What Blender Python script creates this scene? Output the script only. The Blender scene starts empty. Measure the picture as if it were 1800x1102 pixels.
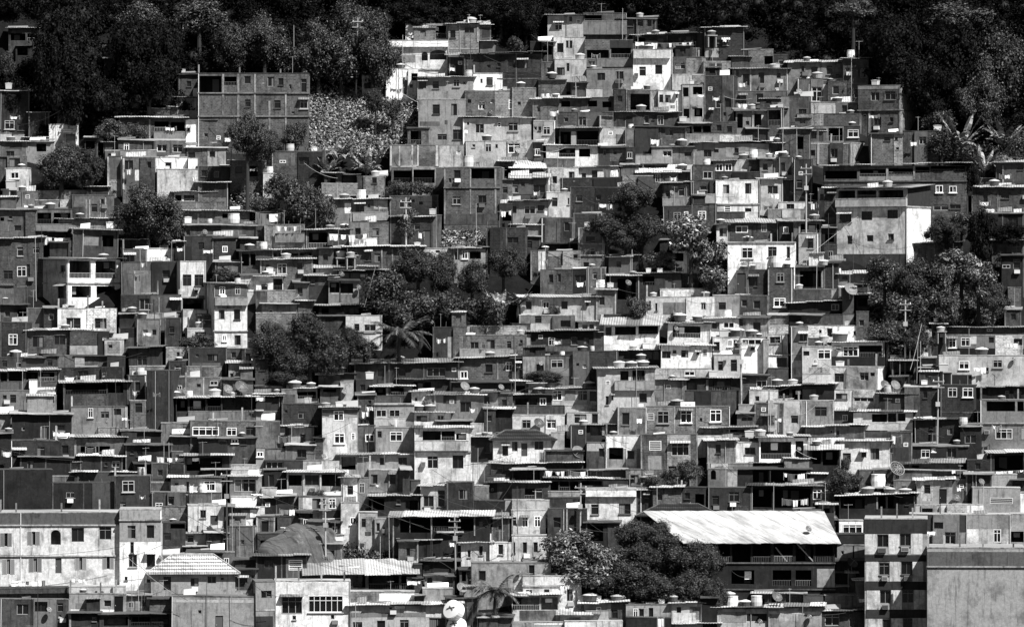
import bpy, bmesh, math, random
import numpy as np
from mathutils import Vector, Matrix
R = math.radians
rnd = random.Random(7)
sc = bpy.context.scene
col = sc.collection

# ------------------------------------------------------------------ camera frame: a long lens looking level at the hillside
D, F = 560.0, 10200.0            # metres from camera to the foot of the hill, focal length in photo pixels
ZB, KS = 2.0, 0.75               # height of the hill foot, slope of the hill
HC = ZB + 551 / F * D
def hillY(py):
    s = (551 - py) / F
    return (s * D - (ZB - HC)) / (KS - s)
def at(px, py, Y):
    d = D + Y
    return Vector(((px - 900) / F * d, Y, HC + (551 - py) / F * d))
def mpp(Y): return (D + Y) / F
def ground(x, Y):
    a = ZB + KS * Y
    if Y < -4: a = ZB - 3.0 + (Y + 4) * .12
    if Y < -40: a = ZB - 3.0 - 36 * .12
    if Y > 190: a = ZB + KS * 190 + (Y - 190) * .15
    return a

# ------------------------------------------------------------------ materials (the photograph is black and white, so are they)
TONE = [0.010, 0.016, 0.029, 0.052, 0.09, 0.155, 0.25, 0.37, 0.53, 0.76]  # low steps also paint shade into the walls at lower left
mats = {}
def nt(name, rough=.85, spec=.25):
    m = bpy.data.materials.new(name); m.use_nodes = True
    t = m.node_tree; b = t.nodes['Principled BSDF']
    b.inputs['Roughness'].default_value = rough
    b.inputs['Specular IOR Level'].default_value = spec
    return m, t, b
def N(t, kind, **kw):
    n = t.nodes.new(kind)
    for k, v in kw.items():
        if k in n.inputs: n.inputs[k].default_value = v
        else: setattr(n, k, v)
    return n
def math_(t, op, a, b=None, c=None):
    n = t.nodes.new('ShaderNodeMath'); n.operation = op
    for i, v in enumerate((a, b, c)):
        if v is None: continue
        if isinstance(v, (int, float)): n.inputs[i].default_value = v
        else: t.links.new(v, n.inputs[i])
    return n.outputs[0]
def ramp(t, src, lo, hi, a=0., b=1.):
    n = t.nodes.new('ShaderNodeMapRange'); n.inputs[1].default_value = lo; n.inputs[2].default_value = hi
    n.inputs[3].default_value = a; n.inputs[4].default_value = b; n.clamp = True
    t.links.new(src, n.inputs[0]); return n.outputs[0]
def noise(t, vec, scale, detail=4., rough=.6):
    n = N(t, 'ShaderNodeTexNoise', Scale=scale, Detail=detail, Roughness=rough)
    t.links.new(vec, n.inputs['Vector']); return n.outputs['Fac']
def grey(t, val):
    n = t.nodes.new('ShaderNodeCombineColor')
    for i in range(3): t.links.new(val, n.inputs[i])
    return n.outputs[0]
def mat(fin, tone):
    key = (fin, tone)
    if key in mats: return mats[key]
    names = {'P': 'plaster', 'B': 'brick', 'C': 'concrete', 'T': 'tin', 'W': 'painted_trim', 'R': 'roof_tile'}
    base = TONE[tone]
    m, t, b = nt(f'{names[fin]}_{tone}', rough=.6 if fin in 'T' else .9)
    tc = t.nodes.new('ShaderNodeTexCoord'); oi = t.nodes.new('ShaderNodeObjectInfo')
    sx = t.nodes.new('ShaderNodeSeparateXYZ'); t.links.new(tc.outputs['Object'], sx.inputs[0])
    h = math_(t, 'ADD', sx.outputs[0], sx.outputs[1])
    seed = math_(t, 'MULTIPLY', oi.outputs['Random'], 300.)
    v = t.nodes.new('ShaderNodeCombineXYZ')
    t.links.new(h, v.inputs[0]); t.links.new(sx.outputs[2], v.inputs[1]); t.links.new(seed, v.inputs[2])
    vs = t.nodes.new('ShaderNodeCombineXYZ')       # stretched vertically: rain streaks
    t.links.new(math_(t, 'MULTIPLY', h, 4.0), vs.inputs[0]); t.links.new(math_(t, 'MULTIPLY', sx.outputs[2], .45), vs.inputs[1]); t.links.new(seed, vs.inputs[2])
    big = noise(t, v.outputs[0], .45, 5, .62); fine = noise(t, v.outputs[0], 3.2, 6, .7)
    streak = noise(t, vs.outputs[0], .8, 5, .65)
    k = {'P': 1.05 if tone < 8 else 1.2, 'B': 1.3, 'C': 1.7, 'T': 1., 'W': .35, 'R': 1.}[fin]
    mott = math_(t, 'ADD', 1 - .22 * k, math_(t, 'MULTIPLY', ramp(t, fine, .32, .68), .38 * k))
    grit = noise(t, v.outputs[0], 9., 3, .7)
    mott = math_(t, 'MULTIPLY', mott, ramp(t, grit,   .3, .7, .88, 1.1))
    blot = ramp(t, big, .50, .66, 1., 1 - min(.42 * k, .62))
    strk = ramp(t, streak, .52, .72, 1., 1 - min(.56 * k, .72))
    val = math_(t, 'MULTIPLY', math_(t, 'MULTIPLY', mott, blot), strk)
    if fin == 'B':
        br = N(t, 'ShaderNodeTexBrick', Scale=1.0); br.offset = .5
        br.inputs['Brick Width'].default_value = .32; br.inputs['Row Height'].default_value = .17
        br.inputs['Mortar Size'].default_value = .022; br.inputs['Mortar Smooth'].default_value = .3
        br.inputs['Color1'].default_value = (.6, .6, .6, 1); br.inputs['Color2'].default_value = (1.25, 1.25, 1.25, 1)
        br.inputs['Mortar'].default_value = (1.35, 1.35, 1.35, 1)
        t.links.new(v.outputs[0], br.inputs['Vector'])
        val = math_(t, 'MULTIPLY', val, br.outputs['Color'])
    if fin == 'C':                                 # render fallen off in patches
        pat = ramp(t, noise(t, v.outputs[0], .8, 6, .7), .56, .60, 1., .62)
        val = math_(t, 'MULTIPLY', val, pat)
    if fin == 'P' and tone >= 5:                   # flaked paint
        pat = ramp(t, noise(t, v.outputs[0], 1.1, 7, .75), .63, .66, 1., .55)
        val = math_(t, 'MULTIPLY', val, pat)
    if fin in 'TR':
        w = N(t, 'ShaderNodeTexWave', Scale=1.2 if fin == 'T' else 1.0, Distortion=.4)
        w.bands_direction = 'X' if fin == 'T' else 'Z'
        t.links.new(tc.outputs['Object'], w.inputs['Vector'])
        val = math_(t, 'MULTIPLY', val, ramp(t, w.outputs['Fac'], .1, .9, .7 if fin == 'T' else .35, 1.15))
        if fin == 'R':
            w2 = N(t, 'ShaderNodeTexWave', Scale=1.4, Distortion=.3); w2.bands_direction = 'X'
            t.links.new(tc.outputs['Object'], w2.inputs['Vector'])
            val = math_(t, 'MULTIPLY', val, ramp(t, w2.outputs['Fac'], .1, .9, .6, 1.1))
    if fin in 'BC' and tone <= 4:                  # lime bloom and cement smears on dark walls
        sm = ramp(t, noise(t, v.outputs[0], .9, 8, .78), .56, .64, 1., 2.3 if tone < 4 else 1.7)
        sm2 = ramp(t, noise(t, vs.outputs[0], 1.3, 6, .7), .60, .66, 1., 1.8)
        val = math_(t, 'MULTIPLY', math_(t, 'MULTIPLY', val, sm), sm2)
    per = math_(t, 'ADD', .86, math_(t, 'MULTIPLY', oi.outputs['Random'], .28))
    val = math_(t, 'MULTIPLY', math_(t, 'MULTIPLY', val, per), base * 1.12)
    t.links.new(grey(t, val), b.inputs['Base Color'])
    if fin in 'PCBR':
        bp = N(t, 'ShaderNodeBump', Strength=.35, Distance=.04); t.links.new(fine, bp.inputs['Height'])
        t.links.new(bp.outputs[0], b.inputs['Normal'])
    mats[key] = m; return m
def plain(name, g, rough=.7, spec=.3, isl=0.):
    if name in mats: return mats[name]
    m, t, b = nt(name, rough, spec)
    if isl:
        gi = t.nodes.new('ShaderNodeNewGeometry'); oi = t.nodes.new('ShaderNodeObjectInfo')
        v = math_(t, 'ADD', 1 - isl, math_(t, 'MULTIPLY', math_(t, 'POWER', gi.outputs['Random Per Island'], 2.), 2.4 * isl))
        v = math_(t, 'MULTIPLY', v, math_(t, 'ADD', .75, math_(t, 'MULTIPLY', oi.outputs['Random'], .5)))
        t.links.new(grey(t, math_(t, 'MULTIPLY', v, g)), b.inputs['Base Color'])
    else:
        oi = t.nodes.new('ShaderNodeObjectInfo')
        v = math_(t, 'MULTIPLY', math_(t, 'ADD', .7, math_(t, 'MULTIPLY', oi.outputs['Random'], .6)), g)
        t.links.new(grey(t, v), b.inputs['Base Color'])
    mats[name] = m; return m
GLASS = plain('window_glass', .008, .25, .5)
CURT = plain('curtain_cloth', .16, .9, .1)
DARKW = plain('dark_wood', .05, .7)
WHITE = plain('white_paint', .78, .5)
FRG = plain('grey_frame', .17, .6)
DOORM = plain('door_paint', .09, .6)
TANKB = plain('tank_body', .08, .5); TANKL = plain('tank_lid', .5, .5); TANKW = plain('tank_white', .62, .5)
METAL = plain('galvanised_metal', .34, .5); WOOD = plain('weathered_wood', .3, .85); CABLE = plain('cable_rubber', .035, .7)
CABLEW = plain('cable_pale', .4, .7)
CLOTH = plain('laundry_cloth', .8, .9, .1); CLOTHD = plain('dark_laundry_cloth', .08, .9, .1)
BARK = plain('bark', .035, .9, .1)
LEAF = {'m': plain('mango_leaves', .05, .5, .2, .8), 'd': plain('dark_leaves', .010, .8, .04, .7), 's': plain('scrub_leaves', .060, .5, .35, .7),
        'l': plain('glossy_leaves', .12, .4, .5, .8), 'p': plain('palm_leaves', .085, .4, .5, .6), 'b': plain('banana_leaves', .15, .45, .45, .7),
        'f': plain('forest_leaves', .0055, .9, .02, .8), 'g': plain('creeper_leaves', .17, .5, .35, .8)}

# ------------------------------------------------------------------ mesh collector
class MB:
    def __init__(s): s.v = []; s.f = []; s.m = []
    def face(s, pts, mi=0):
        i = len(s.v); s.v += [tuple(p) for p in pts]; s.f.append(tuple(range(i, i + len(pts)))); s.m.append(mi)
    def box(s, x0, x1, y0, y1, z0, z1, mi=0):
        i = len(s.v)
        s.v += [(x, y, z) for z in (z0, z1) for y in (y0, y1) for x in (x0, x1)]
        for q in ((0, 2, 3, 1), (4, 5, 7, 6), (0, 1, 5, 4), (2, 6, 7, 3), (0, 4, 6, 2), (1, 3, 7, 5)):
            s.f.append(tuple(i + k for k in q)); s.m.append(mi)
    def tube(s, a, b, r0, r1=None, n=6, mi=0, cap=True):
        a, b = Vector(a), Vector(b); r1 = r0 if r1 is None else r1
        d = (b - a).normalized(); u = d.orthogonal().normalized(); w = d.cross(u)
        i = len(s.v)
        for p, r in ((a, r0), (b, r1)):
            for k in range(n):
                an = 2 * math.pi * k / n
                s.v.append(tuple(p + u * math.cos(an) * r + w * math.sin(an) * r))
        for k in range(n):
            j = (k + 1) % n; s.f.append((i + k, i + j, i + n + j, i + n + k)); s.m.append(mi)
        if cap: s.f.append(tuple(range(i + n, i + 2 * n))); s.m.append(mi)
    def lathe(s, prof, n=14, c=(0, 0, 0), mi=0):
        i = len(s.v)
        for r, z in prof:
            for k in range(n):
                a = 2 * math.pi * k / n; s.v.append((c[0] + r * math.cos(a), c[1] + r * math.sin(a), c[2] + z))
        for q in range(len(prof) - 1):
            for k in range(n):
                j = (k + 1) % n
                s.f.append((i + q * n + k, i + q * n + j, i + (q + 1) * n + j, i + (q + 1) * n + k)); s.m.append(mi)
    def mesh(s, name, ms):
        me = bpy.data.meshes.new(name); me.from_pydata(s.v, [], s.f)
        for m in (ms if isinstance(ms, (list, tuple)) else [ms]): me.materials.append(m)
        if any(s.m): me.polygons.foreach_set('material_index', s.m)
        me.update(); return me
    def build(s, name, ms, parent=None):
        if not s.f: return None
        o = bpy.data.objects.new(name, s.mesh(name, ms)); col.objects.link(o)
        if parent: o.parent = parent
        return o
def empty(name, loc, rz=0):
    o = bpy.data.objects.new(name, None); col.objects.link(o); o.location = loc; o.rotation_euler.z = rz
    o.empty_display_size = .3; return o
def link(name, me, parent, loc=None):
    o = bpy.data.objects.new(name, me); col.objects.link(o); o.parent = parent
    if loc is not None: o.location = loc
    return o
things = []          # every thing that still needs its label: dict(o, px, py, desc, short, cat, group)
def reg(o, px, py, desc, cat, group=None, short=None, full=None, size=0):
    o['category'] = cat
    if group: o['group'] = group
    things.append(dict(o=o, x=px, y=py, desc=desc, short=short, full=full, size=size))

# ------------------------------------------------------------------ a house
def wall_face(mb, L, h, holes, P, z0=-5.0, mi=0, ii=2):
    """P(u, d, z) maps along-wall, inward depth and height to local space; holes are (u0, u1, z0, z1, depth, back?)"""
    us = sorted({0., L} | {x for q in holes for x in q[:2]}); zs = sorted({z0, 0., h} | {x for q in holes for x in q[2:4]})
    for a, b in zip(us, us[1:]):
        for c, d in zip(zs, zs[1:]):
            if b - a < 1e-4 or d - c < 1e-4: continue
            mu, mz = (a + b) / 2, (c + d) / 2
            if any(q[0] < mu < q[1] and q[2] < mz < q[3] for q in holes): continue
            mb.face([P(a, 0, c), P(b, 0, c), P(b, 0, d), P(a, 0, d)], mi)
    for q in holes:
        u0, u1, c, d, dp, back = q
        if back:                       # deep opening: a short reveal in the wall's finish, then inner walls with the shade painted in as a darker tone
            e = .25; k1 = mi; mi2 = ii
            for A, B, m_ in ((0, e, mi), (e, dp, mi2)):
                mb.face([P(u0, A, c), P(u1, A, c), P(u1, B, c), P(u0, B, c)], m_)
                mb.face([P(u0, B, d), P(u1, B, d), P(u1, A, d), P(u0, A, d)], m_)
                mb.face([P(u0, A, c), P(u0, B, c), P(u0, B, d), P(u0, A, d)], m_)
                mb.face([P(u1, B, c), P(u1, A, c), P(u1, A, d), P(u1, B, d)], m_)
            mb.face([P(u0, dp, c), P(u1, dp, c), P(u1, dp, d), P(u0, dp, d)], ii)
            continue
        mb.face([P(u0, 0, c), P(u1, 0, c), P(u1, dp, c), P(u0, dp, c)], mi)
        mb.face([P(u0, dp, d), P(u1, dp, d), P(u1, 0, d), P(u0, 0, d)], mi)
        mb.face([P(u0, 0, c), P(u0, dp, c), P(u0, dp, d), P(u0, 0, d)], mi)
        mb.face([P(u1, dp, c), P(u1, 0, c), P(u1, 0, d), P(u1, dp, d)], mi)
        if back: mb.face([P(u0, dp, c), P(u1, dp, c), P(u1, dp, d), P(u0, dp, d)], mi)
def pbox(mb, P, u0, u1, d0, d1, z0, z1, mi=0):
    p = [P(u, d, z) for z in (z0, z1) for d in (d0, d1) for u in (u0, u1)]
    for q in ((0, 2, 3, 1), (4, 5, 7, 6), (0, 1, 5, 4), (2, 6, 7, 3), (0, 4, 6, 2), (1, 3, 7, 5)):
        mb.face([p[k] for k in q], mi)

def window(kind, root, P, u0, u1, z0, z1, L, h):
    w, hh = u1 - u0, z1 - z0
    f = MB(); pn = MB()
    if kind == 'w':
        fm = rnd.choice([FRG, DARKW, DARKW, FRG, DARKW, METAL]); bw = .05
        dm = .10
        for a, b, c, d in ((u0, u1, z0, z0 + bw), (u0, u1, z1 - bw, z1), (u0, u0 + bw, z0 + bw, z1 - bw), (u1 - bw, u1, z0 + bw, z1 - bw)):
            pbox(f, P, a, b, dm, dm + .06, c, d)
        n = 1 if w < .8 else 2
        if w > 1.6: n = 3
        for i in range(1, n):
            x = u0 + w * i / n; pbox(f, P, x - bw / 2, x + bw / 2, dm, dm + .05, z0 + bw, z1 - bw)
        if rnd.random() < .4: pbox(f, P, u0 + bw, u1 - bw, dm, dm + .05, z0 + hh * .7, z0 + hh * .7 + bw)
        if rnd.random() < .35: pbox(f, P, u0 - .06, u1 + .06, -.10, .02, z0 - .08, z0)       # sill
    elif kind == 'f':
        fm = WHITE if rnd.random() < .6 else METAL; bw = .07
        for a, b, c, d in ((u0, u1, z0, z0 + bw), (u0, u1, z1 - bw, z1), (u0, u0 + bw, z0 + bw, z1 - bw), (u1 - bw, u1, z0 + bw, z1 - bw)):
            pbox(f, P, a, b, -.03, .08, c, d)
        n = 2 if w < 1.5 else (3 if w < 2.2 else 4)
        if w > 3: n = 6
        for i in range(1, n):
            x = u0 + w * i / n; pbox(f, P, x - .03, x + .03, 0.0, .06, z0 + bw, z1 - bw)
        if hh > .8: zt = z0 + hh * .68; pbox(f, P, u0 + bw, u1 - bw, .01, .07, zt, zt + .055)
        if rnd.random() < .5: pbox(f, P, u0 - .08, u1 + .08, -.14, .0, z0 - .09, z0 - .002)
    elif kind == 'h':
        fm = plain('shutter_paint', .3); sw = w * .36
        for a, b in ((u0, u0 + sw), (u1 - sw, u1)):
            for c_, d_ in ((a, a + .05), (b - .05, b)): pbox(f, P, c_, d_, -.04, .04, z0, z1)
            nn_ = int(hh / .1)
            for i in range(nn_ + 1):
                z = z0 + (hh - .05) * i / nn_; pbox(f, P, a + .05, b - .05, -.03, .03, z, z + .055)
    elif kind == 'l':
        fm = WHITE; bw = .06
        for a, b, c, d in ((u0, u1, z0, z0 + bw), (u0, u1, z1 - bw, z1), (u0, u0 + bw, z0 + bw, z1 - bw), (u1 - bw, u1, z0 + bw, z1 - bw)):
            pbox(f, P, a, b, -.02, .08, c, d)
        n = max(2, int(hh / .18))
        for i in range(1, n):
            z = z0 + hh * i / n; pbox(f, P, u0 + bw, u1 - bw, 0, .06, z - .025, z + .025)
    pn.face([P(u0, .15, z0), P(u1, .15, z0), P(u1, .15, z1), P(u0, .15, z1)])
    o = f.build('window', fm, root)
    pn.build('pane', GLASS, o)
    if rnd.random() < .2 and w > .55:                                                    # half drawn curtain
        c = MB(); side = rnd.random() < .5; ww = w * rnd.uniform(.25, .55); n = 6
        a = u0 + .03 if side else u1 - .03 - ww
        for i in range(n):
            c.face([P(a + ww * i / n, .13 - .02 * (i % 2), z0 + .02), P(a + ww * (i + 1) / n, .13 - .02 * ((i + 1) % 2), z0 + .02), P(a + ww * (i + 1) / n, .13 - .02 * ((i + 1) % 2), z1 - .02), P(a + ww * i / n, .13 - .02 * (i % 2), z1 - .02)])
        c.build('curtain', CURT, o)

houses = []
jit = [0]
def sheet(mb, x0, x1, y0, y1, zf, zb, th=.05, rib=True, wob=.0):
    """corrugated roof sheet from the front edge (y0, zf) to the back edge (y1, zb)"""
    W = x1 - x0; n = max(6, int(W / (.14 if rib and wob else .9))); n = min(n, 160)
    ph = rnd.random() * 6; i0 = len(mb.v)
    rows = [0, .33, .66, 1]
    for s in (0, 1):
        for r in rows:
            for k in range(n + 1):
                x = x0 + W * k / n
                z = zf + (zb - zf) * r + (th if s else 0)
                z += ((.025 if wob else .05) * (k % 2) if rib else 0) + wob * (math.sin(x * .9 + ph) + .6 * math.sin(x * 2.3 + ph * 2 + r * 3))
                y = y0 + (y1 - y0) * r
                if r == 0: y += wob * 1.2 * math.sin(x * 3.1 + ph)
                mb.v.append((x, y, z))
    q = n + 1; T = len(rows) * q
    for r in range(len(rows) - 1):
        for k in range(n):
            a = i0 + r * q + k
            mb.f.append((a, a + q, a + q + 1, a + 1)); mb.m.append(0)
            mb.f.append((a + T, a + T + 1, a + T + q + 1, a + T + q)); mb.m.append(0)
    for k in range(n):
        a = i0 + k; mb.f.append((a, a + 1, a + T + 1, a + T)); mb.m.append(0)
        a = i0 + (len(rows) - 1) * q + k; mb.f.append((a, a + T, a + T + 1, a + 1)); mb.m.append(0)
    for r in range(len(rows) - 1):
        for k in (0, n):
            a = i0 + r * q + k; mb.f.append((a, a + q, a + T + q, a + T)); mb.m.append(0)

WORDN = ['no', 'one', 'two', 'three', 'four', 'five', 'six', 'seven', 'eight', 'nine']
def house(x0, y0, x1, y1, fin, tone, opts, toks, label=None, filler=False):
    """x0..y1: the front in photo pixels"""
    jit[0] += 1
    Yf = hillY(y1) + ((jit[0] * 37) % 101 - 50) * .010
    z_low = -5.
    side = 0; stone = tone; sgn = 0; tilt = None; hip = None; flat = True; none = False
    for o in opts:
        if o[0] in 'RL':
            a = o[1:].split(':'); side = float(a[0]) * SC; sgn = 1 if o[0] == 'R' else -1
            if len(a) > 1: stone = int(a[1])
        elif o[0] == 't': tilt = float(o[1:]) * SC
        elif o[0] == 'h': hip = float(o[1:]) * SC
        elif o == 'n': none = True
        elif o[0] == 'A': Yf = houses[-1]['Y'] + .06       # a storey carried by the house built just before
        elif o[0] == 'D': Yf += float(o[1:])
        elif o == 'F': z_low = -.02
    m = mpp(Yf)
    h = (y1 - y0) * m
    xs = x0, x1
    fx0, fx1 = x0, x1
    lx = x1 if sgn >= 0 else x0            # near corner
    if sgn == 0:
        th = R(rnd.gauss(0, 4.2 if x1 - x0 < 60 else 1.8)); th = max(-R(9), min(R(9), th)); sgn2 = 1 if th > 0 else -1; th = abs(th)
        if min(1, (x1 - x0) / 40) < 1: th *= .5
        dep = min(8, max(3.2, h * 1.05)) if not tilt else max(3.5, min(8, h))
        side_m = 0
    else:
        sgn2 = sgn; sm = side * m
        dep = 6.5
        if sgn < 0 and opts: pass
        th = math.asin(min(.62, sm / dep)); 
        if sm / dep > .62: dep = sm / .62
    # L<w> given inside the rectangle's own left: the near corner sits at x0 and the flank runs further left
    L = (x1 - x0) * m / math.cos(th)
    phi = math.atan2(((x0 + x1) / 2 - 900) / F * (D + Yf), D + Yf)
    near = at(x1 if sgn2 > 0 else x0, y1, Yf)
    psi = -th * sgn2 - phi
    lc = Vector((L if sgn2 > 0 else 0., 0, 0))
    loc = near - Matrix.Rotation(psi, 3, 'Z') @ lc
    ftype = {'P': 'plaster_house', 'B': 'brick_house', 'C': 'concrete_house', 'T': 'tin_shed'}[fin]
    if h < 1.3: ftype = 'parapet_wall' 
    root = empty(ftype, loc, psi)
    if not label: root.rotation_euler.y = R(rnd.gauss(0, .55))
    U = lambda px: max(0., min(L, (px - x0) / (x1 - x0) * L))
    Z = lambda py: (y1 - py) * m
    PF = lambda u, d, z: (u, d, z)
    PL = lambda u, d, z: (d, dep - u, z)             # left flank, u runs from back to front as seen
    PR = lambda u, d, z: (L - d, u, z)               # right flank
    fronts, flanks = [], []
    nw = {'h': 0, 'w': 0, 'f': 0, 'o': 0, 'd': 0, 'l': 0}
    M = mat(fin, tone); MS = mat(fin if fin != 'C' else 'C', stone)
    wins = []; rest = []; arches = []
    for tk in toks:
        k = tk[0]; a = [float(q) for q in tk[1:].split(',')]
        if k == 's' or k == 'S':
            rest.append((k, a)); continue
        px0, py0, px1, py1 = [q * SC for q in a[:4]]; px0 += OX; px1 += OX; py0 += OY; py1 += OY
        mid = (px0 + px1) / 2
        if sgn < 0 and mid < x0:
            u0, u1 = [(q - (x0 - side)) / side * dep for q in (px0, px1)]; Pn, Ln, lst = PL, dep, flanks
        elif sgn > 0 and mid > x1:
            u0, u1 = [(q - x1) / side * dep for q in (px0, px1)]; Pn, Ln, lst = PR, dep, flanks
        else:
            u0, u1 = U(px0), U(px1); Pn, Ln, lst = PF, L, fronts
        z0, z1 = Z(py1), Z(py0)
        e = .06
        if k in 'wfdolrvh':
            u0 = max(e, u0); u1 = min(Ln - e, u1); z1 = min(h - e, z1); z0 = max(-1.5, z0)
            if u1 - u0 < .12 or z1 - z0 < .12: continue
            if any(q[0] < u1 and u0 < q[1] and q[2] < z1 and z0 < q[3] for q in lst): continue
            if k == 'r': arches.append((Pn, u0, u1, z0, z1))
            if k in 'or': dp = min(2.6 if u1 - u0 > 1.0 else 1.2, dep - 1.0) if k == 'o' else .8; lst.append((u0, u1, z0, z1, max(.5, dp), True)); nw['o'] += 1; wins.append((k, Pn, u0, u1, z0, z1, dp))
            elif k == 'd': lst.append((u0, u1, z0, z1, .16, False)); wins.append((k, Pn, u0, u1, z0, z1, 0)); nw['d'] += 1
            else: lst.append((u0, u1, z0, z1, .16, False)); wins.append((k, Pn, u0, u1, z0, z1, 0)); nw['w' if k in 'lh' else k] += 1
        else:
            rest.append((k, a, Pn, Ln, u0, u1, z0, z1))
    skip = label and any(q in label for q in ('blank', 'windowless', 'retaining', 'tower with dark', 'long colonial', 'mural', 'curtained', 'wedge'))
    extra = []
    if not skip and h > 1.5 and L > 1.4:
        occ = [(q[0], q[1], q[2], q[3]) for q in fronts] + [(q[4], q[5], q[6], q[7]) for q in rest if len(q) > 2 and q[2] is PF and q[0] in 'bpgax' and not (q[0] == 'p' and (q[5] - q[4]) * (q[7] - q[6]) > 6)] + [(q[4], q[5], q[6], q[7]) for q in rest if len(q) > 2 and q[2] is PF and q[0] == 'c']
        free = lambda u0, u1, z0, z1, g: all(u1 + g < o_[0] or u0 - g > o_[1] or z1 + g < o_[2] or z0 - g > o_[3] for o_ in occ)
        for _ in range(int(L * h / (2.9 if not filler else 5))):
            fl = rnd.randint(0, max(0, int(h / 2.7))); kk = rnd.choice('wwwwwlvvvd' if fl == 0 else 'wwwwwwlvvvf')
            ww, hh = {'w': (rnd.uniform(.55, 1.2), rnd.uniform(.6, 1.1)), 'f': (rnd.uniform(.7, 1.1), rnd.uniform(.7, 1.)), 'l': (.45, .4), 'v': (rnd.uniform(.25, .45), rnd.uniform(.25, .5)), 'd': (.75, 1.7)}[kk]
            u0 = rnd.uniform(.2, max(.21, L - ww - .2)); z0 = h - (fl + 1) * 2.7 + rnd.uniform(1.0, 1.35) if kk != 'd' else 0.
            if h < 2.7 and kk != 'd': z0 = max(.25, h - hh - rnd.uniform(.3, .6))
            z1 = z0 + hh
            if z0 < 0 or u0 + ww > L - .15 or z1 > h - .2 or not free(u0, u0 + ww, z0, z1, .28): continue
            occ.append((u0, u0 + ww, z0, z1)); fronts.append((u0, u0 + ww, z0, z1, .16, False))
            wins.append(('w' if kk == 'v' else kk, PF, u0, u0 + ww, z0, z1, 0)); nw['l' if kk in 'vl' else kk] += 1
        if fin in 'BC' and not any(q[0] == 'c' for q in rest) and rnd.random() < .6:
            xx = .0; stp = L / max(1, round(L / rnd.uniform(2.4, 3.4)))
            while xx <= L + .01:
                u0 = min(max(0., xx - .07), L - .14)
                if free(u0, u0 + .14, -.5, h, .02): extra.append((u0, u0 + .14, -1., h, 'column'))
                xx += stp
        if h > 3.4 and not any(q[0] == 's' for q in rest) and rnd.random() < .8:
            z = h - 2.7
            while z > .3:
                if free(0, L, z - .1, z + .08, .0): extra.append((0, L, z - .08, z + .07, 'beam'))
                z -= 2.7
        for _ in range(rnd.choice([0, 1, 1, 2]) if fin in 'PC' and not filler else rnd.choice([0, 0, 1])):
            ww, hh = rnd.uniform(.7, min(3.5, L * .7) + .7), rnd.uniform(.5, min(2.2, h * .6) + .5); u0 = rnd.uniform(0, max(.01, L - ww)); z0 = rnd.choice([0, h - hh, rnd.uniform(0, max(.01, h - hh))])
            z0 = max(0, z0); extra.append((u0, min(L, u0 + ww), z0, min(h, z0 + hh), 'patch'))
    if L > 3.2 and not label and tilt is None and rnd.random() < .6:
        ww = L * rnd.uniform(.25, .5); u0 = rnd.choice([0., L - ww, rnd.uniform(0, L - ww)])
        us_ = [q for q in fronts if q[0] < u0 + ww and q[1] > u0]
        if us_ and u0 > 0: u0 = min(u0, min(q[0] for q in us_) - .1); 
        u0 = max(0., u0); u1_ = max([u0 + ww] + [q[1] + .1 for q in us_]); u1_ = min(L, u1_)
        if u1_ - u0 < L * .75: extra.insert(0, (u0, u1_, -4., h, 'wall_bay'))
    # walls
    mb = MB()
    rise = 0.; rdep = dep
    if tilt is not None:
        rise = tilt * m
    hb = h + rise
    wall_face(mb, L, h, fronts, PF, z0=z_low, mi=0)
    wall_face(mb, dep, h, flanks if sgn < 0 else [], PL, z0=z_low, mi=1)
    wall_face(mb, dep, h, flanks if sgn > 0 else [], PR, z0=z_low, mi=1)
    if rise > .02:
        mb.face([(0, 0, h), (0, dep, h), (0, dep, hb)], 1); mb.face([(L, 0, h), (L, dep, hb), (L, dep, h)], 1)
    mb.face([(0, dep, z_low), (0, dep, hb), (L, dep, hb), (L, dep, z_low)], 1)
    mb.face([(0, 0, h), (L, 0, h), (L, dep, hb), (0, dep, hb)], 1)
    mb.build('wall', [M, MS, mat('C', min(4, max(1, tone - 2)))], root)  # last material: loggia shade painted in as a lowered wall tone
    # roof
    ztop = h
    if hip is not None:
        hh = hip * m; ov = .5; r_ = MB(); x_0, x_1, y_0, y_1 = -ov, L + ov, -ov, dep + ov
        ins = min(L * .32, 3.); ym = (y_0 + y_1) / 2; nseg = 1
        A, B, C_, E = (x_0, y_0, h), (x_1, y_0, h), (x_1, y_1, h), (x_0, y_1, h); r1, r2 = (x_0 + ins, ym, h + hh), (x_1 - ins, ym, h + hh)
        r_.face([A, B, r2, r1]); r_.face([B, C_, r2]); r_.face([C_, E, r1, r2]); r_.face([E, A, r1])
        dn = lambda p: (p[0], p[1], p[2] - .09)
        r_.face([dn(A), dn(B), B, A]); r_.face([dn(B), dn(C_), C_, B]); r_.face([dn(E), dn(A), A, E]); r_.face([dn(A), dn(E), dn(C_), dn(B)])
        ro = r_.build('roof', mat('R', 8 if 'tiled hip' in (label or '') and 'bright' in label else 2 if 'dark' in (label or '') else 4), root)
        e_ = MB()
        for a, b in ((A, r1), (B, r2), (r1, r2)): e_.tube(a, b, .09, n=5)
        e_.build('ridge_cap', mat('C', 7 if 'bright' in (label or '') else 4), ro); ztop = None
    elif tilt is not None:
        r_ = MB(); ov = min(.6, .25 + L * .02); fo = .45 if tilt * m < .8 else .7
        sl = rise / dep
        big = L > 9 or tilt * m > 1
        sk = [o_ for o_ in opts if o_[0] == 'q']
        x = -ov; cs = rnd.uniform(-.02, .035) if tilt * m < 1.2 else 0.; k_ = 0
        W_r = L + 2 * ov
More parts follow.
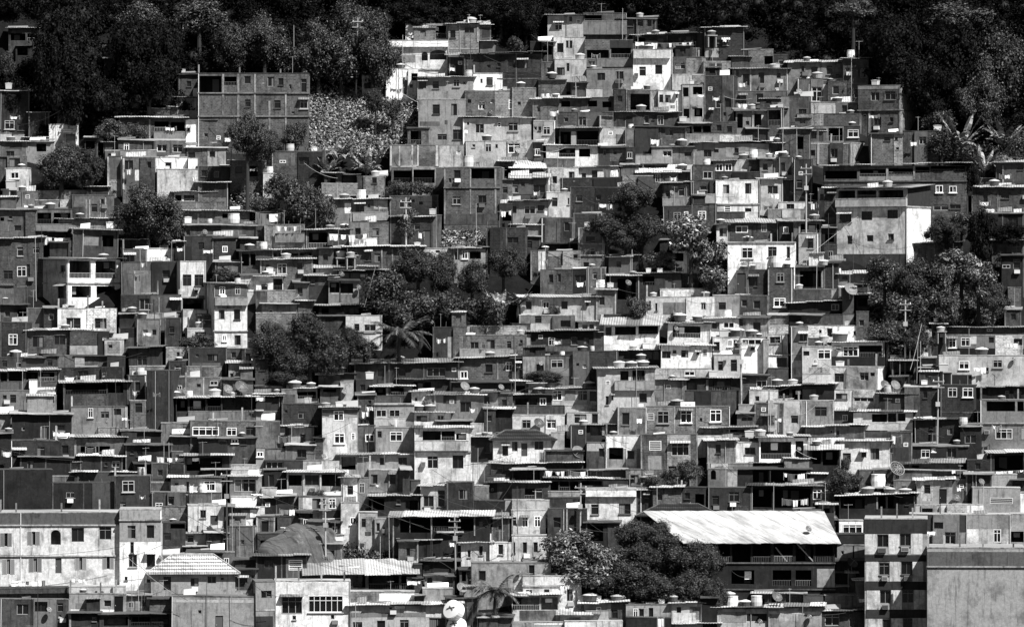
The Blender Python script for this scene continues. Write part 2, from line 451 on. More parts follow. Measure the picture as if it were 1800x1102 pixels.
        while x < L + ov - .05:
            wd = rnd.uniform(1.1, 2.6) if tilt * m < 2.2 else rnd.uniform(2.5, 5)
            x2 = min(L + ov, x + wd)
            if L + ov - x2 < .7: x2 = L + ov
            i1 = len(r_.f); dz = .03 + .016 * (k_ % 3) + cs * (x - (0 if cs > 0 else L)) ; ex = rnd.uniform(-.12, .16) if tilt * m < 2.2 else rnd.uniform(-.04, .04)
            sheet(r_, x - .06, x2 + .06, -fo - ex, dep + .15, h + dz - (fo + ex) * sl, hb + dz + .15 * sl, rib=True, wob=.0 if tilt * m > 2.2 else .022)
            mi_ = rnd.choice([0, 0, 1, 2]); 
            for q in range(i1, len(r_.f)): r_.m[q] = mi_
            x = x2; k_ += 1
        if sk:                                  # the long hall's roof is skewed: its ridge ends lie further along than its eaves
            q0, q1 = [float(e_) * SC * m for e_ in sk[0][1:].split(',')]
            r_.v = [(vx + (vy + fo) / (dep + fo) * (q0 + (q1 - q0) * vx / L), vy, vz) for vx, vy, vz in r_.v]
        tt = rnd.choice([6, 7, 7, 8, 8]) if tone > 2 else rnd.choice([5, 6, 7, 8])
        if tilt * m > 1.3: tt = 7
        tts = [7, 7, 7] if tilt * m > 2.2 else [tt, max(3, tt - rnd.choice([1, 2, 3])), min(8, tt + 1)]
        r_.build('roof', [mat('P' if tilt * m > 2.2 else 'T', q) for q in tts], root); ztop = h + .1
    elif none:
        r_ = MB(); r_.box(-.03, L + .03, -.03, dep, h + .004, h + .07 + rnd.random() * .05)
        if h > 1.3:
            for e0 in (0.,): pass
        r_.build('coping', mat('C', min(7, max(3, tone + rnd.choice([-1, 0, 1, 2])))), root); ztop = h + .1
    else:
        r_ = MB(); ov = rnd.uniform(.08, .3)
        sheet(r_, -ov, L + ov, -ov - rnd.random() * .35, dep, h - .0, h + .12 + .18 * rnd.random(), th=rnd.uniform(.05, .1), rib=False, wob=.02)
        r_.build('roof', mat('C', rnd.choice([3, 4, 5, 6, 7])), root); ztop = h + .22
    if ztop is not None and tilt is None and not label and h > 1.6 and L > 2.6 and rnd.random() < .2:
        w_ = rnd.uniform(1.2, min(3.2, L * .55)); a_ = rnd.choice([.05, L - w_ - .05, rnd.uniform(.05, L - w_ - .05)]); hh_ = rnd.uniform(.7, 1.7); f_ = rnd.uniform(.25, .9)
        z_ = h + (.1 if none else .3)
        g = MB(); PR_ = lambda u, d, z: (a_ + u, f_ + d, z_ + z)
        hs = [(w_ * .3, w_ * .3 + min(.6, w_ * .4), hh_ * .3, hh_ * .8, .12, True)] if rnd.random() < .7 else []
        wall_face(g, w_, hh_, hs, PR_, z0=-.3, mi=0, ii=0)
        g.box(a_, a_ + w_, f_ + .35, f_ + 1.9, h, z_ + hh_); g.box(a_, a_ + .02, f_ + .001, f_ + .35, h, z_ + hh_); g.box(a_ + w_ - .02, a_ + w_, f_ + .001, f_ + .35, h, z_ + hh_)
        ro = g.build('roof_room', mat(rnd.choice('BCP'), rnd.choice([2, 3, 4, 5, 6, 8])), root)
        g = MB(); sheet(g, a_ - .12, a_ + w_ + .12, f_ - .2, f_ + 2., z_ + hh_, z_ + hh_ + rnd.uniform(.02, .25), th=.05, rib=True, wob=.02); g.build('room_roof', mat('T', rnd.choice([4, 6, 7, 8])), ro)
    # openings
    for k, Pn, u0, u1, z0, z1, dp in wins:
        if k == 'o':
            if u1 - u0 > .9 and z1 - z0 > .5 and not filler:
                g = MB(); zz = rnd.random()
                if zz < .3:                                     # dark door or window in the back wall of the loggia
                    a = u0 + (u1 - u0) * rnd.uniform(.1, .6); pbox(g, Pn, a, a + min(.8, (u1 - u0) * .3), dp - .06, dp - .01, z0, z1 - .25)
                    g.build('inner_door', rnd.choice([DOORM, FRG, CURT]), root)
                elif zz < .7:                                   # railing
                    zt = z0 + min(.55, (z1 - z0) * .4)
                    pbox(g, Pn, u0, u1, .03, .07, zt - .03, zt)
                    n = max(3, int((u1 - u0) / .16))
                    for i in range(n + 1):
                        a = u0 + (u1 - u0 - .025) * i / n; pbox(g, Pn, a, a + .022, .035, .06, z0, zt - .03)
                    g.build('railing', rnd.choice([METAL, FRG, DARKW]), root)
                if rnd.random() < .35:
                    c = MB(); a = u0 + (u1 - u0) * rnd.uniform(.1, .7); w_ = min(.9, u1 - u0 - .1) * rnd.uniform(.4, .9)
                    a = min(a, u1 - w_ - .02); zt = z1 - .15; zl = zt - min(1., (z1 - z0) * rnd.uniform(.3, .7))
                    pbox(c, Pn, a, a + w_, .5, .52, zl, zt)
                    c.build('hanging_cloth', rnd.choice([CLOTH, CURT, CLOTHD]), root)
        elif k == 'd':
            g = MB(); pbox(g, Pn, u0 + .02, u1 - .02, .08, .13, z0, z1 - .02)
            pbox(g, Pn, u0, u1, .135, .158, z0, z1)
            do = g.build('door', rnd.choice([DOORM, DARKW, GLASS]), root)
            g = MB(); pbox(g, Pn, u0 + .08, u0 + .14, .04, .08, z0 + (z1 - z0) * .45, z0 + (z1 - z0) * .5); g.build('handle', METAL, do)
        elif k != 'r':
            window(k, root, Pn, u0, u1, z0, z1, L, h)
    for e_i, (u0, u1, z0, z1, kd) in enumerate(extra):
        dd = {'column': .035, 'beam': .03, 'patch': .006, 'wall_bay': .0}[kd] + .0007 * e_i
        if kd == 'wall_bay': dd = rnd.choice([.06, .12, .25])
        g = MB()
        us = sorted({u0, u1} | {x for w_ in fronts for x in w_[:2] if u0 < x < u1}); zs = sorted({z0, z1} | {x for w_ in fronts for x in w_[2:4] if z0 < x < z1})
        for c0, c1 in zip(us, us[1:]):
            for e0, e1 in zip(zs, zs[1:]):
                mu, mz = (c0 + c1) / 2, (e0 + e1) / 2
                if any(w_[0] < mu < w_[1] and w_[2] < mz < w_[3] for w_ in fronts): continue
                pbox(g, PF, c0, c1, -dd, .0, e0, e1)
        if kd == 'patch' and any((w_[0] <= u0 + .05 and w_[1] >= u1 - .05) or (w_[2] <= z0 + .05 and w_[3] >= z1 - .05) or (w_[0] < u1 and w_[1] > u0 and w_[2] < z1 and w_[3] > z0 and (w_[0] < u0 or w_[1] > u1 or w_[2] < z0 or w_[3] > z1)) for w_ in fronts if w_[0] < u1 and w_[1] > u0 and w_[2] < z1 and w_[3] > z0): continue
        if kd == 'patch': g.build('render_patch', mat(rnd.choice('CPB' if fin != 'B' else 'CC'), max(1, min(8, tone + rnd.choice([-2, -1, 1, 1, 2])))), root)
        elif kd == 'wall_bay': g.build(kd, mat(rnd.choice('CPB'), max(1, min(8, tone + rnd.choice([-2, -1, 1, 2, 2])))), root)
        else: g.build(kd, mat('C', min(7, max(4, tone + rnd.choice([1, 2])))), root)
    for Pn, u0, u1, z0, z1 in arches:
        g = MB(); n = 10; ra = min((u1 - u0) / 2, (z1 - z0) * .45); w2 = (u1 - u0) / 2; uc = (u0 + u1) / 2
        for i in range(n):
            a0, a1 = math.pi * i / n, math.pi * (i + 1) / n
            p0 = (uc + w2 * math.cos(a0), z1 - ra + ra * math.sin(a0)); p1 = (uc + w2 * math.cos(a1), z1 - ra + ra * math.sin(a1))
            for d in (-.012, .2): g.face([Pn(p0[0], d, p0[1]), Pn(p0[0], d, z1 + .01), Pn(p1[0], d, z1 + .01), Pn(p1[0], d, p1[1])])
            g.face([Pn(p0[0], -.012, p0[1]), Pn(p1[0], -.012, p1[1]), Pn(p1[0], .2, p1[1]), Pn(p0[0], .2, p0[1])])
        g.build('arch', M, root)
    nb = 0
    for q in rest:
        k, a = q[0], q[1]
        if k == 's':
            z = Z(OY + a[0] * SC); g = MB(); g.box(-.06, L + .06, -.14, .0, z - .07, z + .06)
            if sgn: 
                if sgn > 0: g.box(L + .001, L + .07, .0, dep, z - .07, z + .06)
                else: g.box(-.07, -.001, .0, dep, z - .07, z + .06)
            g.build('floor_slab', mat('C', min(7, max(4, tone + 1))), root); continue
        if k == 'S':
            u = U(OX + a[0] * SC); z = Z(OY + a[1] * SC); r = a[2] * SC * m
            dish_at(root, (u, -.25, z), r, part=True); continue
        k, a, Pn, Ln, u0, u1, z0, z1 = q
        nb += 1
        if k == 'b':
            tt = int(a[4]) if len(a) > 4 else tone; g = MB()
            if abs(z1 - z0) > .02:
                pbox(g, Pn, max(-.02, u0), min(Ln + .02, u1), -.42, -.32, z0, min(z1, h + .0))
                pbox(g, Pn, u0 + .002, min(Ln + .018, u1) - .002, -.319, -.002, z0, z0 + .1)
                if z1 - z0 > .3:
                    pbox(g, Pn, u0, u0 + .08, -.318, -.003, z0 + .1, z1 - .01); pbox(g, Pn, u1 - .08, u1, -.318, -.003, z0 + .1, z1 - .01)
                bo = g.build('balcony', mat('P' if tt > 3 else fin, tt), root)
                g = MB(); pbox(g, Pn, u0 - .02, min(Ln + .03, u1 + .02), -.45, -.30, min(z1, h) + .002, min(z1, h) + .05); g.build('rail', mat('C', min(8, tt + 1)), bo)
        elif k == 'p':
            tt = int(a[4]); g = MB(); pbox(g, Pn, max(-.01, u0), min(Ln + .01, u1), -.016 - .0035 * nb, -.004 - .001 * nb, z0, min(z1, h + .03))
            ok = True
            # cut around openings: split the panel in cells
            lst = fronts if Pn is PF else flanks
            g = MB(); us = sorted({u0, u1} | {x for w_ in lst for x in w_[:2] if u0 < x < u1}); zs = sorted({z0, z1} | {x for w_ in lst for x in w_[2:4] if z0 < x < z1})
            dd = .012 + .003 * nb
            for c0, c1 in zip(us, us[1:]):
                for e0, e1 in zip(zs, zs[1:]):
                    mu, mz = (c0 + c1) / 2, (e0 + e1) / 2
                    if any(w_[0] < mu < w_[1] and w_[2] < mz < w_[3] for w_ in lst): continue
                    pbox(g, Pn, c0, c1, -dd, -.002, e0, e1)
            g.build('wall_panel', mat('P' if fin != 'B' or tt > 5 else 'C', tt), root)
        elif k == 'c':
            g = MB(); dd = .05 + .004 * nb; pbox(g, Pn, u0, max(u1, u0 + .12), -dd, .12, z0, min(z1, h + .02)); g.build('column', mat('C', min(8, max(6, tone + 2))), root)
        elif k == 'x':
            g = MB(); g.tube(Pn(u0, .08, z0), Pn(u1, .08, z1), .07, n=4); g.build('brace', WOOD, root)
        elif k == 'g':
            g = MB(); pbox(g, Pn, u0, u1, -.08, -.03, z0, z1); so = g.build('sign_board', WHITE, root)
            g = MB(); n = 9; uu = u0 + (u1 - u0) * .28
            for i in range(n):
                w_ = (u1 - u0) * .04
                if i != 4: pbox(g, Pn, uu + i * w_ * 1.35, uu + i * w_ * 1.35 + w_, -.09, -.081, z0 + (z1 - z0) * .36, z0 + (z1 - z0) * .52)
            g.build('sign_lettering', DARKW, so)
        elif k == 'a':
            g = MB(); pbox(g, Pn, u0, u1, -.38, -.01, z0, z1); ac = g.build('air_conditioner', rnd.choice([FRG, METAL]), root)
            g = MB()
            for i in range(1, 5):
                z = z0 + (z1 - z0) * i / 5; pbox(g, Pn, u0 + .04, u1 - .04, -.395, -.381, z - .02, z + .02)
            g.build('grille', DARKW, ac)
    # small fixed fittings
    if not filler and h > 2:
        for k, Pn, u0, u1, z0, z1, dp in wins:
            if k in 'wf' and rnd.random() < .1 and z1 + .2 < h:
                g = MB(); a, b2 = u0 - .15, u1 + .15
                g.face([Pn(a, -.55, z1 + .0), Pn(b2, -.55, z1), Pn(b2, -.0, z1 + .22), Pn(a, -.0, z1 + .22)]); g.face([Pn(a, -.0, z1 + .19), Pn(b2, 0, z1 + .19), Pn(b2, -.55, z1 - .03), Pn(a, -.55, z1 - .03)])
                g.face([Pn(a, -.55, z1 - .03), Pn(b2, -.55, z1 - .03), Pn(b2, -.55, z1), Pn(a, -.55, z1)])
                g.build('awning', mat('T', rnd.choice([5, 7, 8])), root)
            elif k in 'wf' and rnd.random() < .1 and z0 > .5:
                g = MB(); x = u0 + .1; pbox(g, Pn, x, x + .6, -.32, -.01, z0 - .48, z0 - .1); g.build('air_conditioner', rnd.choice([FRG, METAL, WHITE]), root)
    for _ in range(0 if filler or h < 2 or L < 1.5 else rnd.choice([0, 1, 1, 2])):
        g = MB(); u = rnd.choice([.07, L - .07]) if rnd.random() < .6 else L * rnd.random()
        if not any(q[0] - .06 < u < q[1] + .06 for q in fronts):
            g.tube((u, -.06, -.5), (u, -.06, h), .038, n=5); g.build('drain_pipe', rnd.choice([WHITE, FRG, METAL, METAL]), root)
    if none and h > 1.6 and L > 2 and rnd.random() < .3:
        x = .02
        while x < L - .2:
            if rnd.random() < .7:
                g = MB(); hh = rnd.uniform(.4, 1.5); g.box(x, x + .16, .02, .18, h + .08, h + .08 + hh); g.build('column_stub', mat('C', rnd.choice([5, 6, 7])), root)
            x += rnd.choice([1.5, 2.2, 2.9])
    elif none and h > 2 and L > 2.5 and rnd.random() < .55 and not label:
        g = MB(); s_ = rnd.choice([1.2, 1.8, 2.5]); x = .15
        while x < L:
            g.tube((x, .12, h), (x + rnd.gauss(0, .05), .12 + rnd.gauss(0, .04), h + rnd.uniform(.3, .8)), .018, n=4); x += s_
        g.build('reinforcing_bar', plain('rusty_bar', .2), root)
    if h < 1.3: cat = 'wall'
    else: cat = 'house' if fin != 'T' else 'shed'
    # describe
    tw = {9: 'white', 8: 'whitish', 7: 'pale grey', 6: 'light grey', 5: 'mid-grey', 4: 'grey', 3: 'dark', 2: 'very dark', 1: 'blackish', 0: 'black'}[tone]
    fw = {'P': 'plastered', 'B': 'brick', 'C': 'rough rendered', 'T': 'tin'}[fin]
    if h < 1.3: nn = 'parapet wall'
    elif h < 2.3: nn = 'low hut'
    elif h < 4.3: nn = 'house'
    else: nn = 'tall house'
    bits = []
    n1 = nw['w'] + nw['f']
    if n1: bits.append(WORDN[min(9, n1)] + (' window' if n1 == 1 else ' windows'))
    if nw['o'] and len(bits) < 1: bits.append(WORDN[min(9, nw['o'])] + (' open bay' if nw['o'] == 1 else ' open bays'))
    if not bits and nw['d']: bits.append('a door')
    desc = f"{tw} {fw} {nn}" + (f" with {bits[0]}" if bits else (' under a tin roof' if tilt else ''))
    hd = dict(root=root, x0=x0 - (side if sgn < 0 else 0), x1=x1 + (side if sgn > 0 else 0), fx0=x0, fx1=x1, y0=y0, y1=y1, Y=Yf, m=m, L=L, dep=dep, h=h, rise=rise, ztop=ztop, none=none, tilt=tilt, label=label, filler=filler, psi=psi, loc=loc)
    houses.append(hd)
    sh = fl = None
    if label: q = label.split('|'); sh = q[-1] if len(q) > 2 else q[0]; fl = ' '.join(q[:2])
    root['kind'] = 'thing'
    reg(root, (x0 + x1) / 2, (y0 + y1) / 2, desc, cat, 'houses stepping up the hillside' if h >= 1.3 else 'parapet walls between the houses', sh, fl, (x1 - x0) * (y1 - y0))
    hd['reg'] = things[-1]
    return hd

def roof_spot(px, py, tol=10, any_=False):
    best = None
    for hd in houses:
        if hd['ztop'] is None or not (hd['fx0'] - 1 <= px <= hd['fx1'] + 1): continue
        d = abs(hd['y0'] - (hd['tilt'] or 0) * .3 - py)
        if d < tol and (best is None or d < best[0]): best = (d, hd)
    if best is None: return None
    hd = best[1]
    u = (px - hd['fx0']) / (hd['fx1'] - hd['fx0']) * hd['L']
    d = .9 if not hd['tilt'] else 1.0
    z = hd['ztop'] + (hd['rise'] * d / hd['dep'] + .04 if hd['tilt'] else (.02 if not hd['none'] else 0))
    p = Vector(hd['loc']) + Matrix.Rotation(hd['psi'], 3, 'Z') @ Vector((u, d, z))
    return p, hd
def front_spot(px, py):
    """the frontmost house whose front covers this pixel"""
    best = None
    for hd in houses:
        if hd['x0'] <= px <= hd['x1'] and hd['y0'] <= py <= hd['y1'] and (best is None or hd['Y'] < best['Y']): best = hd
    return best

# ------------------------------------------------------------------ small things
tank_mesh = {}
def tank_me(kind):
    if kind in tank_mesh: return tank_mesh[kind]
    b = MB(); l = MB()
    if kind in (0, 1):      # round plastic tank, wider at the top, domed lid
        b.lathe([(0, 0), (.42, 0), (.5, .42), (.52, .42), (.52, .46)], 16)
        l.lathe([(.54, .44), (.54, .48), (.4, .56), (.18, .61), (.17, .64), (0, .65)], 16)
    elif kind == 2:         # square concrete or fibre box
        b.lathe([(0, 0), (.46, 0), (.5, .55)], 4); l.lathe([(.54, .55), (.54, .6), (0, .66)], 4)
    else:                   # upright drum
        b.lathe([(0, 0), (.4, 0), (.44, .35), (.4, .75), (.4, .78)], 14); l.lathe([(.42, .77), (.42, .83), (0, .84)], 14)
    tank_mesh[kind] = (b.mesh('tank_body', [TANKB, TANKB, TANKW, TANKW][kind] if kind != 1 else METAL), l.mesh('tank_lid', [TANKL, TANKL, TANKL, WHITE][kind]))
    return tank_mesh[kind]
def tank(px, py, w, kind=None, tol=10):
    s = roof_spot(px, py, tol)
    if s: p, hd = s
    else:
        hf = front_spot(px, py)
        if hf is None: return
        p = at(px, py, hf['Y'] - .1) - Vector((0, w * hf['m'] / 2, 0)); hd = hf
        # stands on a small bracket platform fixed under it
    kind = rnd.choice([0, 0, 0, 1, 2, 3]) if kind is None else kind
    if w * hd['m'] < .6: kind = 3
    wm = max(.45, w * hd['m'])
    root = empty('water_tank', p, rnd.random() * .3 if kind != 2 else R(45) + hd['psi'])
    b, l = tank_me(kind)
    o = link('tank_body', b, root); q = link('lid', l, root)
    root.scale = (wm, wm, wm * rnd.uniform(.75, 1.05))
    if s is None:
        g = MB(); g.box(-.6, .6, -.5, .5, -.12, -.001); g.box(-.5, -.4, -.4, .4, -1.6, -.12); g.box(.4, .5, -.4, .4, -1.6, -.12); g.build('stand', WOOD, root)
    dd = ['dark round water tank with a pale lid', 'grey round water tank with a pale lid', 'pale four-sided water tank', 'white drum-shaped water tank'][kind]
    reg(root, px, py - w * .3, dd, 'water tank', 'water tanks on the roofs')
def dish_geo(b, r, mesh):
    n, k = 18, 4
    ax = Vector((.42, -.72, .55)).normalized(); u = ax.orthogonal().normalized(); w = ax.cross(u)
    rows = []
    for j in range(k + 1):
        rr = r * j / k; dz = .36 * r * (j / k) ** 2
        rows.append([ax * dz + (u * math.cos(2 * math.pi * i / n) + w * math.sin(2 * math.pi * i / n)) * rr for i in range(n)])
    return rows, ax, u, w, n, k
def dish_at(parent, p, r, part=False):
    mesh = r > .75
    root = empty('satellite_dish', p) if parent is None else empty('satellite_dish', p)
    if part: root.name = 'wall_dish'
    if parent: root.parent = parent
    b = MB(); rows, ax, u, w, n, k = dish_geo(b, r, mesh); c = Vector((0, 0, 0))
    if mesh:                      # ribbed wire dish: rim, rings and ribs, mesh panels as thin bowl
        f = MB()
        for j in (1, 2, 3, 4):
            for i in range(n): f.tube(rows[j][i], rows[j][(i + 1) % n], .035 if j == 4 else .012, n=4, cap=False)
        for i in range(0, n, 2):
            for j in range(k): f.tube(rows[j][i], rows[j + 1][i], .018, n=4, cap=False)
        f.build('rib_frame', METAL, root)
    for j in range(k):
        for i in range(n):
            q = [rows[j][i], rows[j][(i + 1) % n], rows[j + 1][(i + 1) % n], rows[j + 1][i]]
            if mesh and (i % 3 == 1): continue
            b.face(q); 
    b.build('reflector', plain('dish_mesh', .05, .6) if mesh else (FRG if rnd.random() < .6 else TANKB), root)
    a = MB(); tip = ax * r * .95
    for i in (0, 6, 12): a.tube(rows[k][i], tip, .015, n=4)
    a.tube(tip - ax * .08, tip + ax * .05, .05, n=6); a.build('feed_arm', METAL, root)
    a = MB(); a.tube(-ax * .05, Vector((0, .1, -r * 1.25)), .035, n=5); a.build('mast', METAL, root)
    return root
def dish(px, py, r):
    if r > 11: r *= .8
    s = roof_spot(px, py + r * 1.25, 14)
    if s: p, hd = s; m = hd['m']; p = p + Vector((0, 0, r * m * 1.25))
    else:
        hf = front_spot(px, py); 
        if hf is None: return
        m = hf['m']; p = at(px, py, hf['Y'] - r * m * .8)
    root = dish_at(None, p, max(.22, r * m))
    big = r * m > .75
    reg(root, px, py, 'large ribbed mesh satellite dish' if big else 'small round satellite dish', 'satellite dish', 'satellite dishes')
def drum(px, py, r):
    hf = front_spot(px, py); m = hf['m']; p = at(px, py, hf['Y'] - r * m * 1.2); q = r * m
    root = empty('drum_antenna', p, R(-38)); root.rotation_euler.x = R(-22)
    g = MB(); n = 24; ax = lambda rr, d: [(rr * math.cos(2 * math.pi * i / n), d, rr * math.sin(2 * math.pi * i / n)) for i in range(n)]
    rings = [ax(q * .5, .9 * q), ax(q * .92, .55 * q), ax(q, .5 * q), ax(q, -.35 * q), ax(q * .9, -.42 * q), ax(q * .02, -.5 * q)]
    for A in rings: g.v += A
    for j in range(len(rings) - 1):
        for i in range(n): k = (i + 1) % n; g.f.append((j * n + i, j * n + k, (j + 1) * n + k, (j + 1) * n + i)); g.m.append(0)
    g.build('shroud', WHITE, root)
    g = MB(); g.tube((0, .7 * q, 0), (0, .9 * q, -q * 2.2), .06, n=6); g.build('mast', METAL, root)
    g = MB(); g.tube((-q * .45, -.5 * q, 0), (q * .45, -.5 * q, q * .2), .05, n=5); g.tube((-q * .2, -.5 * q, q * .3), (q * .3, -.5 * q, -q * .1), .05, n=5); g.build('emblem', DARKW, root)
    reg(root, px, py, 'fat white drum-shaped dish antenna', 'antenna', 'drum antennas')
def laundry(x0, y0, x1, y1):
    hf = front_spot((x0 + x1) / 2, (y0 + y1) / 2)
    if hf is None:
        s = roof_spot((x0 + x1) / 2, y1, 14)
        if s is None: return
        hf = s[1]; Y = hf['Y'] + .5
    else: Y = hf['Y'] - .75
    m = mpp(Y); p = at(x0, y0, Y); W = (x1 - x0) * m; H = max(.35, (y1 - y0) * m)
    root = empty('clothes_line', p)
    c = MB(); n = 8
    pts = [Vector((W * i / n, 0, -.15 * math.sin(math.pi * i / n))) for i in range(n + 1)]
    for a, b in zip(pts, pts[1:]): c.tube(a, b, .012, n=4)
    c.tube((0, 0, -H), (0, 0, .05), .02, n=4); c.tube((W, 0, -H), (W, 0, .05), .02, n=4)
    c.build('line', CABLEW, root)
    x = .05
    while x < W - .2:
        w = min(rnd.choice([.3, .35, .5, .7, .9]), W - x - .05); hh = H * rnd.uniform(.45, 1.); g = MB(); n = 5
        zt = -.15 * math.sin(math.pi * (x + w / 2) / W); ph = rnd.random() * 6; fl = rnd.uniform(.7, 1.1)
        f = lambda i, t: (x + w / 2 + (w * (i / n) - w / 2) * (1 + (fl - 1) * t), .05 * math.sin(ph + i * 1.7) * (t + .2), zt - hh * t + .03 * math.sin(i + ph) * t)
        for i in range(n):
            for t0, t1 in ((0, .5), (.5, 1)):
                g.face([f(i, t0), f(i + 1, t0), f(i + 1, t1), f(i, t1)])
        g.build('garment', CLOTH if rnd.random() < .72 else rnd.choice([CLOTHD, CURT]), root)
        x += w + rnd.choice([.04, .05, .1, .3])
    reg(root, (x0 + x1) / 2, (y0 + y1) / 2, 'line of pale washing hung out to dry', 'washing line', 'washing lines')
def pole(px, y0, y1):
    hf = front_spot(px, y1 - 1)
    Yb = hillY(y1 + 6); Y = min(Yb, hf['Y'] - .5) if hf and hf['Y'] - .5 > Yb - 6 else Yb
    top = at(px, y0, Y); base = at(px, y1, Y); hh = (y1 - y0) * mpp(Y)
    big = hh > 5
    root = empty('utility_pole' if big else 'pole', base)
    g = MB(); lean = rnd.gauss(0, .02) * hh; r = .1 if big else .035
    g.tube((0, 0, -3), (lean, 0, hh), r, r * .75, n=7)
    g.build('shaft', rnd.choice([WOOD, METAL, mat('C', 7)]) if rnd.random() < .7 else DARKW, root)
    if big:
        g = MB()
        for k in range(2): g.box(lean - .6, lean + .6, -.14, -.07, hh - .5 - .6 * k, hh - .42 - .6 * k)
        g.build('crossarm', WOOD, root)
        g = MB(); z = hh * .55; g.box(lean * .5 - .22, lean * .5 + .22, -.4, -.12, z, z + .45); g.build('meter_box', METAL, root)
        for sx in (-.5, .5):
            g = MB(); g.tube((lean + sx, -.1, hh - .42), (lean + sx, -.1, hh - .28), .045, n=6); g.build('insulator', WHITE, root)
    reg(root, px, (y0 + y1) / 2, 'tall utility pole with crossarms and meter box' if big else 'thin upright pole', 'pole', 'utility poles' if big else 'thin poles among the houses')
def cable(x0, y0, x1, y1, sag):
    def dep(x, y):
        hf = front_spot(x, y); return (hf['Y'] if hf else hillY(y)) - 2.2
    Y = min(dep(x0, y0), dep(x1, y1), dep((x0 + x1) / 2, (y0 + y1) / 2)) 
    a, b = at(x0, y0, Y), at(x1, y1, Y + .8); m = mpp(Y); g = MB(); n = 14; pts = []
    for i in range(n + 1):
        t = i / n; pts.append(a.lerp(b, t) - Vector((0, 0, 4 * sag * m * t * (1 - t))) - a)
    for p, q in zip(pts, pts[1:]): g.tube(p, q, .019, n=5, cap=False)
    bright = sag == 0 and x0 > 1300
    o = g.build('power_cable', CABLEW if bright or rnd.random() < .15 else CABLE); o.location = a
    o.data.transform(Matrix.Identity(4))
    reg(o, (x0 + x1) / 2, (y0 + y1) / 2, 'pale straight cable stretched across' if bright else 'sagging overhead cable', 'cable', 'overhead cables')

# ------------------------------------------------------------------ vegetation
rs = np.random.RandomState(3)
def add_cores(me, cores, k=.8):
    """dark solid balls added inside each bough, so that light does not pass straight through the crown"""
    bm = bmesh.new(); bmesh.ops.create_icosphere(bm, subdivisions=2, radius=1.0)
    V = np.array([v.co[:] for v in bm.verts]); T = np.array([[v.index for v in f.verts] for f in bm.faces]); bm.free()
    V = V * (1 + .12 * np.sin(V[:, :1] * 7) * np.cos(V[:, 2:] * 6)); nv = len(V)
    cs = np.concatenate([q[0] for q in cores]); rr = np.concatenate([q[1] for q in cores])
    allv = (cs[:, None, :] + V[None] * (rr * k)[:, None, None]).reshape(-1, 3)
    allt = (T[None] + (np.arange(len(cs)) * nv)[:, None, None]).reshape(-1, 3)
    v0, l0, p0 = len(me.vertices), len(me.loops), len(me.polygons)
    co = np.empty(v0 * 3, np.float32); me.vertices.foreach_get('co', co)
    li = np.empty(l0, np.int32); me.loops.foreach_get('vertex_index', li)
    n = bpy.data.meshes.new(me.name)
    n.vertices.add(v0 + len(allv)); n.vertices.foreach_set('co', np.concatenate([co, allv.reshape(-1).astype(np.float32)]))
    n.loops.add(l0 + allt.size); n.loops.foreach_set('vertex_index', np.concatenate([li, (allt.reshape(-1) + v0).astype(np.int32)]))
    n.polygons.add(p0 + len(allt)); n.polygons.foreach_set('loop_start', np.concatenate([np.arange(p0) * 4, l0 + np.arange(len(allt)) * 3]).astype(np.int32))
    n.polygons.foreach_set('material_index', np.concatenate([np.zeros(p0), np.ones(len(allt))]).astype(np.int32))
    n.materials.append(me.materials[0]); n.materials.append(plain('core_light_block', .006)); n.update(calc_edges=True)  # near-black material of the added light-blocking cores
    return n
def leaf_mesh(name, C, Nn, size, asp, m):
    """C centres (k,3), Nn normals (k,3): one bent leaf quad each"""
    k = len(C)
    a = rs.normal(size=(k, 3)); a -= Nn * (a * Nn).sum(1)[:, None]; a /= np.linalg.norm(a, axis=1)[:, None] + 1e-9
    b = np.cross(Nn, a)
    s = size * rs.uniform(.55, 1.35, (k, 1))
    v = np.empty((k, 4, 3))
    v[:, 0] = C - a * s * asp; v[:, 1] = C - b * s * .5; v[:, 2] = C + a * s * asp; v[:, 3] = C + b * s * .5
    me = bpy.data.meshes.new(name); me.vertices.add(k * 4); me.vertices.foreach_set('co', v.reshape(-1).astype(np.float32))
    me.loops.add(k * 4); me.loops.foreach_set('vertex_index', np.arange(k * 4, dtype=np.int32))
    me.polygons.add(k); me.polygons.foreach_set('loop_start', np.arange(0, k * 4, 4, dtype=np.int32))
    me.materials.append(m); me.update(calc_edges=True); return me
def crown_pts(n, lobes, seed, spread=.62, lr=(.28, .5), fill=.25):
    r = np.random.RandomState(seed)
    d = r.normal(size=(lobes, 3)); d /= np.linalg.norm(d, axis=1)[:, None]; d *= r.uniform(.5, 1.12, (lobes, 1)); d[:, 2] = d[:, 2] * .9 - .02
    lc = d * spread * r.uniform(.55, 1.1, (lobes, 1)); rad = r.uniform(*lr, lobes)
    w = rad ** 2; idx = r.choice(lobes, n, p=w / w.sum())
    q = r.normal(size=(n, 3)); q /= np.linalg.norm(q, axis=1)[:, None]
    q[:, 2] = np.where((q[:, 2] < -.3) & (r.rand(n) < .6), -q[:, 2], q[:, 2])
    rr = rad[idx] * (1 - fill * r.rand(n) ** 1.2) 
    tw = .05 * r.normal(size=(n, 3))
    crown_pts.core = (lc, rad)
    rr = np.where(r.rand(n) < .12, rad[idx] * (1 + .35 * r.rand(n)), rr)
    C = lc[idx] + q * rr[:, None] + tw
    Nn = q * 1.0 + r.normal(size=(n, 3)) * .42 + np.array([0, 0, .25]); Nn /= np.linalg.norm(Nn, axis=1)[:, None]
    return C, Nn
crowns = {}
